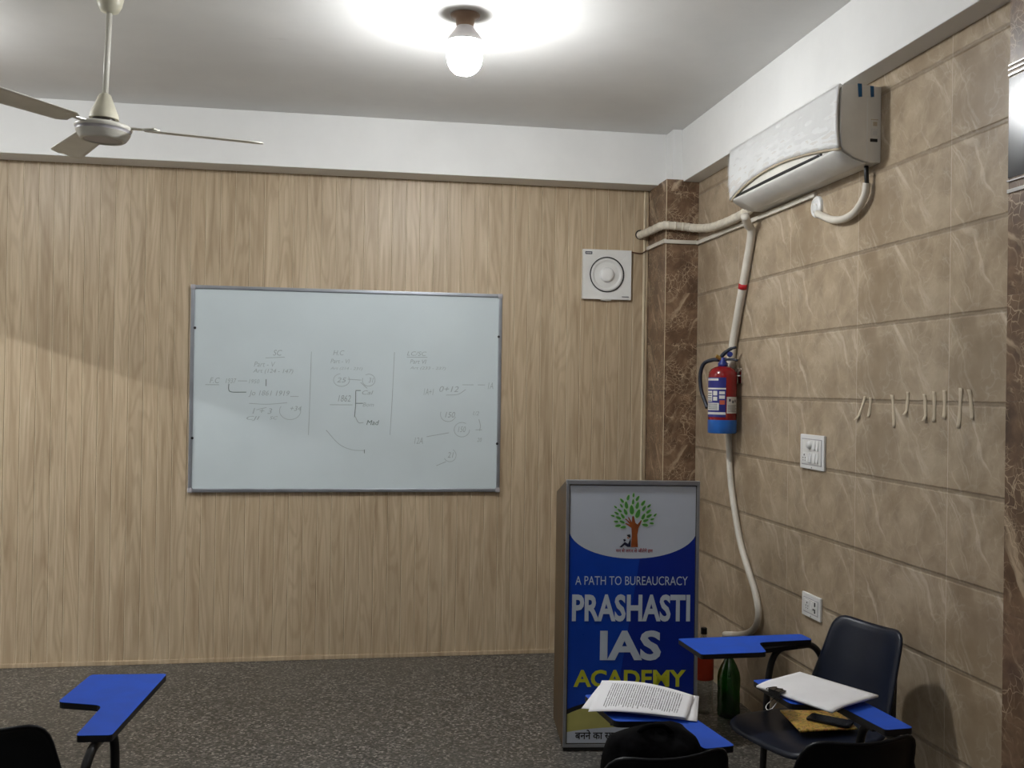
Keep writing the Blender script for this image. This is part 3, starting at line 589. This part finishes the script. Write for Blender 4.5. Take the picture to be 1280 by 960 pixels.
# ------------------------------------------------------------------ switches and socket
def plate(name, label, y0, y1, z0, z1, cat):
    t = thing(name, label, cat, (XR, (y0 + y1) / 2, (z0 + z1) / 2)); hy, hz = (y1 - y0) / 2, (z1 - z0) / 2
    m = MB(); m.box((-0.012, -hy, -hz), (-0.0003, hy, hz), 'white_plastic', bev=0.004); m.build('plate', t)
    m = MB(); f = 0.018
    m.box((-0.0132, -hy + f, -hz + f), (-0.011, hy - f, hz - f), 'fan_grey'); m.box((-0.0145, -hy + f + 0.004, -hz + f + 0.004), (-0.012, hy - f - 0.004, hz - f - 0.004), 'pale_grey', bev=0.001); m.build('module_tray', t)
    MB().lathe([(0.003, 0.0115), (0.003, 0.0128), (0, 0.0128)], 'dark_slot', 10, Matrix.Translation((0, 0, -hz + 0.008)) @ mx).build('screw', t)
    return t, hy, hz
def rocker(t, y, z, w_=0.017, h_=0.042):
    MB().prism([(-0.014, -h_ / 2), (-0.021, -h_ / 2 + 0.002), (-0.0165, h_ / 2), (-0.014, h_ / 2)], y - w_ / 2, y + w_ / 2, 'white_plastic', 'y', Matrix.Translation((0, 0, z)), bev=0.001).build('rocker_switch', t)
def pins(t, y, z):
    m = MB(); m.box((-0.0155, y - 0.019, z - 0.022), (-0.0135, y + 0.019, z + 0.022), 'white_plastic', bev=0.001)
    for dy, dz, r in ((0, 0.011, 0.0045), (-0.010, -0.002, 0.0035), (0.010, -0.002, 0.0035), (-0.009, -0.013, 0.003), (0.009, -0.013, 0.003)): m.lathe([(r, 0.0145), (r, 0.0158), (0, 0.0158)], 'dark_slot', 10, Matrix.Translation((0, y + dy, z + dz)) @ mx)
    m.build('pin_socket', t)
t, hy, hz = plate('switchboard', 'white modular switchboard with switches and a regulator on the marble wall', 4.016, 4.242, 1.270, 1.422, 'switchboard')
MB().lathe([(0.017, 0.014), (0.017, 0.020), (0.014, 0.028), (0.0, 0.029)], 'white_plastic', 24, Matrix.Translation((0, 0.012, 0.030)) @ mx).build('regulator_knob', t)
for y, z in ((-0.032, 0.030), (-0.062, 0.030), (0.004, -0.026), (0.025, -0.026), (-0.034, -0.026), (-0.062, -0.026)): rocker(t, y, z)
pins(t, 0.066, -0.026)
t, hy, hz = plate('wall_socket', 'small white wall socket plate low on the marble wall above the chair', 4.030, 4.206, 0.620, 0.7225, 'socket')
pins(t, 0.030, 0.0); m = MB()
for dz in (-0.013, 0.016): m.box((-0.0165, -0.048, dz - 0.009), (-0.0135, -0.040, dz + 0.009), 'dark_slot')
m.box((-0.016, -0.034, -0.012), (-0.0135, -0.026, -0.004), 'dark_slot'); m.build('slot', t); rocker(t, -0.012, 0.002, 0.014, 0.036)

# ------------------------------------------------------------------ strips of masking tape
names = ['first', 'second', 'third', 'fourth', 'fifth', 'sixth', 'seventh', 'eighth', 'ninth']
strips = [(3.69, 1.596, 3.754, 1.5), (3.648, 1.592, 3.666, 1.514), (3.492, 1.604, 3.478, 1.48), (3.384, 1.615, 3.397, 1.53), (3.279, 1.608, 3.271, 1.512), (3.219, 1.618, 3.219, 1.511), (3.157, 1.622, 3.159, 1.523), (3.064, 1.63, 3.077, 1.494), (3.018, 1.625, 3.002, 1.525)]
for i, (ya, za, yb, zb) in enumerate(strips):
    def fn(u, v):
        y = ya + (yb - ya) * u + (0.5 - v) * 0.019 * (1 + 0.15 * math.sin(9 * u + i)); z = za + (zb - za) * u
        lift = 0.010 * max(0, u - 0.8) * 5 * (1 if i in (0, 3, 4) else 0.3) + 0.004 * max(0, 0.15 - u) * 6
        return (XR - 0.0012 - lift, y, z)
    tag(MB().grid(fn, 10, 2, 'tape_beige').build('tape_strip', None, [('SOLIDIFY', dict(thickness=0.0006, offset=0))]), f'beige masking tape strip on the marble wall, {names[i]} of nine from the left', 'tape', 'masking tape strips on the marble wall')

# ------------------------------------------------------------------ standing sign cabinet
sg = thing('standing_sign', 'tall blue academy sign cabinet with tree emblem standing in the corner', 'sign', (0.966, 4.345, 0), R(-6))
SW, SH, SD = 0.600, 1.204, 0.42
m = MB(); a = 0.012                                    # cabinet tapers towards a lower back
vs = [(0.0, 0.012, 0.014), (SW, 0.012, 0.014), (SW, 0.012, SH - 0.003), (0, 0.012, SH - 0.003), (0.0, SD, 0.014), (SW, SD, 0.014), (SW, SD, SH - 0.095), (0.0, SD, SH - 0.095)]
m.add(vs, [[0, 1, 2, 3], [5, 4, 7, 6], [4, 0, 3, 7], [1, 5, 6, 2], [3, 2, 6, 7], [4, 5, 1, 0]], 'cabinet_brown'); m.build('cabinet', sg)
m = MB()
for px_, py_ in ((0.04, 0.04), (SW - 0.04, 0.04), (0.04, SD - 0.04), (SW - 0.04, SD - 0.04)): m.lathe([(0.018, 0), (0.018, 0.016)], 'rubber', 14, Matrix.Translation((px_, py_, 0)))
m.box((0.003, 0.004, 0.004), (SW - 0.003, 0.014, 0.02), 'rubber'); m.build('feet', sg)
m = MB(); fb = 0.014
for lo, hi in (((0, 0, SH - fb - 0.006), (SW, 0.022, SH)), ((0, 0, 0.018), (SW, 0.022, 0.018 + fb)), ((0, 0, 0.018 + fb), (fb, 0.022, SH - fb - 0.006)), ((SW - fb, 0, 0.018 + fb), (SW, 0.022, SH - fb - 0.006))): m.box(lo, hi, 'aluminium', bev=0.002)
for lo, hi in (((fb, 0.003, SH - fb - 0.010), (SW - fb, 0.012, SH - fb - 0.006)), ((fb, 0.003, 0.018 + fb), (SW - fb, 0.012, 0.022 + fb)), ((fb, 0.003, 0.03), (fb + 0.003, 0.012, SH - 0.02)), ((SW - fb - 0.003, 0.003, 0.03), (SW - fb, 0.012, SH - 0.02))): m.box(lo, hi, 'fan_dark')
m.build('frame', sg)
def sp(px, py): return ((px - 704.0) / 165.0 * SW, (938.0 - py) / 337.0 * SH)
m = MB(); y = 0.0065
m.box((0.008, 0.007, 0.024), (SW - 0.008, 0.014, SH - 0.012), 'sign_blue')
def fl(pts, k, dy): m.flat([(q[0], y - dy, q[1]) for q in (sp(*p) for p in pts)], k)
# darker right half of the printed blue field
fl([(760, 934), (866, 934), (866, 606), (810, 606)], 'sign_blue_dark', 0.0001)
top = [(866, 662)] + [(787 + 79 * math.cos(R(t_)) * 1.0, 662 + 36.5 * math.sin(R(t_))) for t_ in range(6, 175, 6)] + [(708, 662)]
fl([(708, 604), (866, 604)][::1] and ([(708, 604)] + top[::-1] + [(866, 604)]), 'sign_white', 0.0002)
arc = [(787 + 108 * math.cos(R(t_)), 928 - 52 * math.sin(R(t_))) for t_ in range(137, 42, -5)]
fl([(708, 934), (708, 897)] + [(p[0], p[1] - (9 if 20 < i < 99 else 5) * (1 - i / 19) - 1.0) for i, p in enumerate(arc)] + [(866, 893), (866, 934)], 'sign_black', 0.0003)
fl([(708, 934)] + arc + [(866, 934)], 'sign_gold', 0.0004)
arc2 = [(787 + 120 * math.cos(R(t_)), 934 - 26 * math.sin(R(t_))) for t_ in range(131, 48, -6)]
fl([(708, 934)] + arc2 + [(866, 934)], 'sign_white', 0.0005)
m.build('front_panel', sg)
m = MB()
def st(txt, x0, x1, y0, y1, k, bold=0.0): a = sp(x0, y1); b = sp(x1, y0); put_text(m, txt, a[0], b[0], a[1], b[1], y - 0.0012, k, bold)
st('A PATH TO BUREAUCRACY', 716.5, 855.5, 720.5, 731.5, 'sign_letter'); st('PRASHASTI', 713, 859, 743, 777, 'sign_letter', 0.032); st('IAS', 748, 823.5, 788, 825.5, 'sign_letter', 0.034); st('ACADEMY', 716, 855, 837, 858.5, 'sign_yellow', 0.03)
st('IAS', 762, 801, 893, 906.5, 'sign_black', 0.034); st('\u092c\u0928\u0928\u0947 \u0915\u093e \u0938\u092a\u0928\u093e', 719, 779, 911.5, 923.5, 'sign_black', 0.02); st('\u092e\u0928 \u0938\u0947 \u0932\u0917\u0928 \u0938\u0947 \u091c\u0940\u0924\u0947\u0902\u0917\u0947 \u0939\u092e', 766, 811.5, 685.5, 691.5, 'sign_red', 0.02)
m.build('lettering', sg)
m = MB()                                               # tree emblem with a reader under it
lx = lambda zx, zy: sp(700 + zx / 7.111, 590 + zy / 7.111)
fl2 = lambda pts, k, dy: m.flat([(q[0], y - 0.0012 - dy, q[1]) for q in (lx(*p) for p in pts)], k)
fl2([(600, 670), (606, 560), (602, 500), (575, 480), (548, 462), (552, 455), (590, 470), (565, 440), (545, 422), (552, 416), (590, 446), (570, 408), (578, 402), (605, 448), (608, 400), (614, 394), (622, 396), (638, 455), (655, 468), (685, 430), (694, 432), (680, 468), (665, 500), (655, 560), (662, 670)][::-1], 'trunk_brown', 0)
leaves = [(617, 208, 10, 85), (570, 230, 13, 75), (653, 237, 13, 60), (516, 258, 12, 130), (614, 268, 12, 88), (703, 278, 14, 55), (555, 297, 17, 100), (511, 303, 10, 125), (652, 300, 16, 75), (460, 315, 8, 140), (755, 303, 10, 45), (603, 338, 22, 95), (711, 325, 13, 60), (497, 346, 11, 140), (548, 357, 15, 115), (658, 372, 21, 70), (752, 352, 13, 40), (470, 370, 11, 150), (436, 393, 9, 165), (524, 395, 13, 125), (706, 398, 15, 65), (757, 392, 14, 30), (810, 383, 9, 45), (487, 411, 13, 155), (785, 421, 9, 15), (519, 446, 13, 155), (728, 433, 13, 20), (467, 444, 10, 175), (779, 457, 10, 175), (484, 481, 13, 190), (530, 493, 13, 190), (722, 472, 14, 170)]
for cx, cy, sz, an in leaves:
    for kk, g, dy in ((1.28, 'leaf_pale', 0.0), (1.0, 'leaf_green', 0.0003)):
        pts = []
        for j in range(14):
            t_ = 2 * PI * j / 14; u = math.cos(t_) * sz * 1.9 * kk; v = math.sin(t_) * sz * 0.85 * kk * (1 - 0.25 * math.cos(t_)); c_, s_ = math.cos(R(an)), math.sin(R(an))
            pts.append((cx + u * c_ - v * s_, cy - u * s_ - v * c_))
        fl2(pts, g, dy)
fl2([(500, 670), (545, 625), (575, 640), (598, 590), (598, 668), (570, 668), (545, 650), (520, 672)][::-1], 'suit_navy', 0.0002)
fl2([(562, 562), (590, 556), (597, 575), (590, 588), (568, 572)][::-1], 'sign_black', 0.0004); fl2([(566, 575), (586, 585), (582, 598), (566, 592)][::-1], 'skin_print', 0.0002); fl2([(531, 602), (548, 598), (556, 612), (540, 622)][::-1], 'suit_navy', 0.0002)
m.build('tree_emblem', sg)

# ------------------------------------------------------------------ bottles behind the sign
def bottle(name, label, x, y_, k, cap, h=0.335, r=0.054, lab=None):
    t = thing(name, label, 'bottle', (x, y_, 0)); s_ = h / 0.335
    prof = [(r * 0.72, 0.0), (r * 0.96, 0.008), (r, 0.03), (r * 0.97, 0.06), (r, 0.10), (r * 0.96, 0.13), (r, 0.16), (r, 0.20), (r * 0.93, 0.225), (r * 0.7, 0.26), (r * 0.42, 0.29), (r * 0.27, 0.305), (r * 0.26, 0.32)]
    MB().lathe([(a, b * s_) for a, b in prof], k, 28).build('bottle_body', t)
    MB().lathe([(r * 0.32, 0.312 * s_), (r * 0.32, 0.334 * s_), (r * 0.27, 0.337 * s_)], cap, 20).build('cap', t)
    if lab: MB().lathe([(r * 1.012, 0.135 * s_), (r * 1.012, 0.215 * s_), (r * 0.98, 0.228 * s_)], lab, 28, cap=False).build('bottle_label', t)
bottle('plastic_bottle', 'green plastic bottle standing on the floor beside the sign', 1.885, 4.72, 'green_pet', 'green_pet', 0.325, 0.056)
bottle('plastic_bottle', 'clear plastic bottle with red label and black cap beside the sign', 1.782, 4.80, 'clear_pet', 'black_plastic', 0.42, 0.050, 'red_label')

# ------------------------------------------------------------------ tablet-arm chairs
def disc_shell(outline, f, k, rings=8):
    """filled shape from an outline, shaped by f(x, y) -> point"""
    m = MB(); n = len(outline); vs = []; fs = []; cx = sum(p[0] for p in outline) / n; cy = sum(p[1] for p in outline) / n
    rr = [0.12, 0.3, 0.5, 0.68, 0.82, 0.91, 0.96, 1.0]
    vs.append(f(cx, cy, 0))
    for r in rr:
        for p in outline: vs.append(f(cx + (p[0] - cx) * r, cy + (p[1] - cy) * r, r))
    for j in range(n): fs.append([0, 1 + j, 1 + (j + 1) % n])
    for i in range(len(rr) - 1):
        for j in range(n): a = 1 + i * n; b = 1 + (i + 1) * n; j2 = (j + 1) % n; fs.append([a + j, b + j, b + j2, a + j2])
    return m.add(vs, fs, k, True)
def rpoly(pts, rad, n=5):
    out = []; N = len(pts)
    for i in range(N):
        p = Vector(pts[i]); a = (Vector(pts[i - 1]) - p); b = (Vector(pts[(i + 1) % N]) - p); r = rad[i] if isinstance(rad, (list, tuple)) else rad
        r = min(r, a.length * 0.49, b.length * 0.49); a = p + a.normalized() * r; b = p + b.normalized() * r
        for j in range(n + 1):
            t_ = j / n; out.append(tuple(a * (1 - t_) ** 2 + p * 2 * t_ * (1 - t_) + b * t_ * t_))
    dens = []
    for a, b in zip(out, out[1:] + out[:1]):
        L = (Vector(b) - Vector(a)).length; k = max(1, int(L / 0.03))
        for j in range(k): dens.append((a[0] + (b[0] - a[0]) * j / k, a[1] + (b[1] - a[1]) * j / k))
    return dens
def chair(label, rim, deg, tab=(0.305, -0.03), tz=0.685, L=0.50, topz=0.765, twist=0.0, shell='black_plastic', topw=0.155):
    t = thing('tablet_chair', label, 'chair', (rim[0] + math.sin(R(deg)) * -0.20, rim[1] + math.cos(R(deg)) * 0.20, 0), R(deg))
    # seat shell
    ol = rpoly([(-0.205, -0.16), (0.205, -0.16), (0.215, 0.235), (-0.215, 0.235)], [0.06, 0.06, 0.09, 0.09])
    def sf(x, y_, r): return (x, y_, 0.445 - 0.014 * math.cos(min(1, abs(x) / 0.2) * PI / 2) * (1 if r < 0.95 else 0.8) - (0.018 * max(0, (y_ - 0.16) / 0.075) ** 2 if y_ > 0.16 else 0) + 0.02 * max(0, (-0.08 - y_) / 0.08) - (0.010 if r > 0.97 else 0))
    disc_shell(ol, sf, shell).build('seat', t, [('SOLIDIFY', dict(thickness=0.007, offset=-1))])
    # backrest: narrower at the top, bowed backwards, rolled rim
    z0 = 0.47; hb = topz - z0
    ol = rpoly([(-0.205, 0.0), (0.205, 0.0), (topw, hb), (-topw, hb)], [0.05, 0.05, 0.06, 0.06])
    def bf(x, h, r): 
        return (x, -0.125 - 0.100 * h / hb - 0.046 * (1 - (x / 0.2) ** 2) - (0.010 if r > 0.97 else (0.004 if r > 0.95 else 0)), z0 + h + 0.016 * (h / hb) ** 3 * (abs(x) / topw) ** 2)
    disc_shell(ol, bf, shell).build('backrest', t, [('SOLIDIFY', dict(thickness=0.007, offset=1))])
    # frame
    m = MB(); rr = 0.0115
    for s_ in (-1, 1): m.tube([(s_ * 0.18, 0.19, 0.415), (s_ * 0.18, -0.14, 0.420), (s_ * 0.165, -0.195, 0.45), (s_ * 0.15, -0.215, 0.52), (s_ * 0.135, -0.235, 0.62)], rr, 'black_metal', 10, smooth_path=5)
    m.tube([(-0.18, 0.17, 0.415), (0.18, 0.17, 0.415)], rr, 'black_metal', 10); m.tube([(-0.18, -0.12, 0.418), (0.18, -0.12, 0.418)], rr, 'black_metal', 10); m.tube([(-0.18, 0.165, 0.415), (-0.19, 0.172, 0.25), (-0.197, 0.12, 0.14), (-0.2, -0.16, 0.14), (-0.192, -0.18, 0.2), (-0.185, -0.13, 0.415)], 0.008, 'black_metal', 8)
    m.build('seat_frame', t)
    for a, b in (((-0.18, 0.16, 0.415), (-0.205, 0.19, 0.012)), ((-0.18, -0.12, 0.418), (-0.205, -0.24, 0.012)), ((0.18, -0.12, 0.418), (0.21, -0.24, 0.012))):
        lg = MB().tube([a, b], rr, 'black_metal', 10).build('leg', t); MB().lathe([(0.015, 0), (0.015, 0.03)], 'rubber', 12, Matrix.Translation((b[0], b[1], 0))).build('rubber_foot', lg)
    # tablet arm: one bent tube from the floor up under the tablet and back to the seat frame
    ax, ay = tab; xo = ax - 0.045; yf = ay + 0.185; yr = ay - 0.055; zt = tz - 0.018 - rr
    fx, fy = xo - 0.03, yf + 0.065
    pts = [(fx, fy, 0.012), (fx + 0.01, fy - 0.02, 0.20), (fx + 0.02, fy - 0.04, 0.40), (xo, yf + 0.005, zt - 0.10), (xo, yf - 0.02, zt - 0.025), (xo, yf - 0.065, zt), (xo, ay + 0.05, zt), (xo, yr + 0.045, zt - 0.004), (xo - 0.004, yr + 0.005, zt - 0.04), (xo - 0.014, yr - 0.018, zt - 0.11), (0.195, yr - 0.02, 0.44), (0.18, yr + 0.0, 0.418)]
    lg = MB().tube(pts, 0.0125, 'black_metal', 12, smooth_path=6).build('tablet_support', t); MB().lathe([(0.016, 0), (0.016, 0.03)], 'rubber', 12, Matrix.Translation((fx, fy, 0))).build('rubber_foot', lg)
    ol = rpoly([(ax, ay), (ax + 0.004, ay + L), (ax - 0.222, ay + L), (ax - 0.228, ay + L * 0.51), (ax - 0.095, ay + L * 0.445), (ax - 0.088, ay)], [0.012, 0.015, 0.012, 0.02, 0.03, 0.012], 4)
    mt = Matrix.Translation((ax, ay, 0)) @ Matrix.Rotation(R(twist), 4, 'Z') @ Matrix.Translation((-ax, -ay, 0))
    m = MB(); m.prism(ol, tz - 0.017, tz - 0.0004, 'black_edge', mtx=mt); m.box((xo - 0.03, ay + 0.08, tz - 0.032), (xo + 0.02, ay + 0.26, tz - 0.016), 'black_metal'); tb = m.build('writing_tablet', t)
    q = [(a, b) for a, b in ol]; cx = sum(a for a, b in q) / len(q); cy = sum(b for a, b in q) / len(q)
    m = MB(); m.prism(ol, tz - 0.0008, tz + 0.0006, 'blue_laminate', mtx=mt); lt = m.build('blue_top', tb); lt['label'] = 'blue laminate writing surface'
    return t
chair('black tablet-arm chair with a bare blue tablet at far left', (-0.845, 2.600), -4, tab=(0.265, -0.117), tz=0.712, L=0.545, topz=0.785)
chair('black tablet-arm chair with a black bag on its seat before the sign', (0.735, 2.265), 8, tab=(0.295, -0.038), tz=0.688, L=0.50, topz=0.772)
chair('black tablet-arm chair with a clipped paper stack on its tablet', (1.245, 2.322), 5, tab=(0.329, -0.002), tz=0.685, L=0.505, topz=0.765)
chair('navy tablet-arm chair side-on with its back against the marble wall', (1.815, 3.335), 106, tab=(0.284, -0.19), tz=0.682, L=0.50, topz=0.775, shell='navy_plastic', topw=0.165, twist=-13)

# ------------------------------------------------------------------ things on the chairs
# black backpack on the second chair's seat
bg = thing('backpack', 'slumped black backpack on the chair in front of the sign', 'bag', (0.765, 2.462, 0.446), R(7))
def bagf(u, v):
    a = 2 * PI * u; z = v
    wx = 0.125 * (1 - 0.25 * max(0, (v - 0.6) / 0.4) ** 2); wy = 0.105 * (1 - 0.30 * max(0, (v - 0.55) / 0.45) ** 1.5)
    k = 1.0 if 0.06 < v < 0.9 else (0.88 if v <= 0.06 else max(0.02, 1 - ((v - 0.9) / 0.1) ** 2 * 0.97))
    c_, s_ = math.cos(a), math.sin(a); e = lambda q: math.copysign(abs(q) ** 0.7, q)
    wob = 1 + 0.05 * math.sin(3 * a + 5 * v) + 0.035 * math.sin(7 * a - 9 * v)
    return (e(c_) * wx * k * wob + 0.02 * v, e(s_) * wy * k * wob, 0.002 + z * 0.300 + (0.012 * math.sin(2 * a + 1) if v > 0.6 else 0))
MB().grid(bagf, 44, 22, 'black_cloth').build('bag_body', bg)
m = MB(); m.tube([(-0.04, -0.02, 0.290), (-0.015, -0.03, 0.312), (0.03, -0.03, 0.312), (0.06, -0.02, 0.290)], 0.007, 'black_cloth', 8, smooth_path=6); m.build('carry_loop', bg)
def pkt(u, v):
    a = (u - 0.5) * 2; b = (v - 0.5) * 2; bul = (1 - abs(a) ** 4) * (1 - abs(b) ** 4); return (a * 0.085, 0.094 + 0.035 * bul, 0.12 + b * 0.085)
MB().grid(pkt, 12, 12, 'black_cloth').build('front_pocket', bg)

def sheet(name, corners, k, lift=0.0, curl=0.0, nu=22, nv=12, parent=None, thick=0.0004):
    """corners TL, TR, BR, BL; u runs along the long side"""
    A, B, D_, E_ = [Vector(c) for c in corners]
    def fn(u, v):
        p = (A * (1 - u) + B * u) * (1 - v) + (E_ * (1 - u) + D_ * u) * v
        p.z += lift + curl * (math.sin(PI * u) * 0.6 + 0.4 * math.sin(PI * u + 2.0 * v)) ; return tuple(p)
    return MB().grid(fn, nu, nv, k).build(name, parent, [('SOLIDIFY', dict(thickness=thick, offset=0))])
# loose printed notes on the second chair's tablet
s1 = sheet('printed_sheet', [(0.778, 2.965, 0.712), (1.028, 2.845, 0.694), (0.938, 2.655, 0.699), (0.681, 2.742, 0.687)], 'page', 0.008, 0.014)
tag(s1, 'top printed page of the notes on the tablet before the sign', 'paper', 'printed notes on the tablet')
s2 = sheet('printed_sheet', [(0.770, 2.968, 0.700), (1.050, 2.862, 0.690), (0.968, 2.650, 0.690), (0.670, 2.778, 0.692)], 'paper', 0.004, 0.006)
tag(s2, 'lower white sheet peeking out under the printed page before the sign', 'paper', 'printed notes on the tablet')
# clipped stack on the third chair's tablet
pk = thing('paper_stack', 'thick white paper stack with a binder clip on a blue tablet', 'papers', (0, 0, 0))
cs = [Vector((1.262, 2.935, 0.689)), Vector((1.450, 3.030, 0.692)), Vector((1.575, 2.768, 0.692)), Vector((1.376, 2.668, 0.690))]
def stack(u, v):
    p = (cs[0] * (1 - u) + cs[1] * u) * (1 - v) + (cs[3] * (1 - u) + cs[2] * u) * v; p.z += 0.013 - 0.016 * max(0, 0.35 - u) ** 2 * 4; return tuple(p)
sb_ = MB().grid(stack, 14, 18, 'paper').build('sheets', pk, [('SOLIDIFY', dict(thickness=0.006, offset=0))])
e0 = cs[0] * 0.72 + cs[3] * 0.28; ed = (cs[3] - cs[0]).normalized(); inn = (cs[1] - cs[0]).normalized()
cm = Matrix((ed, inn, Vector((0, 0, 1)))).transposed().to_4x4(); cm.translation = e0 + Vector((0, 0, 0.003))
m = MB(); m.prism([(-0.010, -0.007), (0.018, -0.012), (0.018, -0.009), (-0.008, -0.003), (-0.008, 0.010), (0.018, 0.011), (0.018, 0.014), (-0.010, 0.014)], -0.024, 0.024, 'phone_black', 'x', cm)
cl = m.build('binder_clip', pk)
for zz, yy in ((0.016, 1), (-0.014, -1)):
    m = MB(); m.tube([(-0.012, 0.016, zz), (-0.010, -0.004, zz + 0.004 * yy), (-0.013, -0.030, zz - (0.018 if yy < 0 else -0.004)), (0.0, -0.040, zz - (0.026 if yy < 0 else -0.005)), (0.013, -0.030, zz - (0.018 if yy < 0 else -0.004)), (0.010, -0.004, zz + 0.004 * yy), (0.012, 0.016, zz)], 0.0013, 'steel' if yy < 0 else 'phone_black', 8, smooth_path=5, mtx=cm); m.build('clip_handle', cl)
# magazine and phone on the fourth chair's seat
mg = sheet('magazine', [(1.560, 3.415, 0.452), (1.775, 3.405, 0.452), (1.745, 3.200, 0.452), (1.530, 3.190, 0.452)], 'magazine', 0.004, 0.003, thick=0.005)
tag(mg, 'colourful yellow and brown magazine on the seat against the wall', 'magazine')
ph = thing('smartphone', 'black smartphone lying on the magazine', 'phone', (1.675, 3.262, 0.4625), R(46))
m = MB(); m.prism(rrect(-0.036, -0.074, 0.036, 0.074, 0.010), 0, 0.008, 'black_plastic', bev=0.001); m.build('phone_body', ph); MB().prism(rrect(-0.033, -0.071, 0.033, 0.071, 0.008), 0.0079, 0.0085, 'phone_black').build('screen', ph)
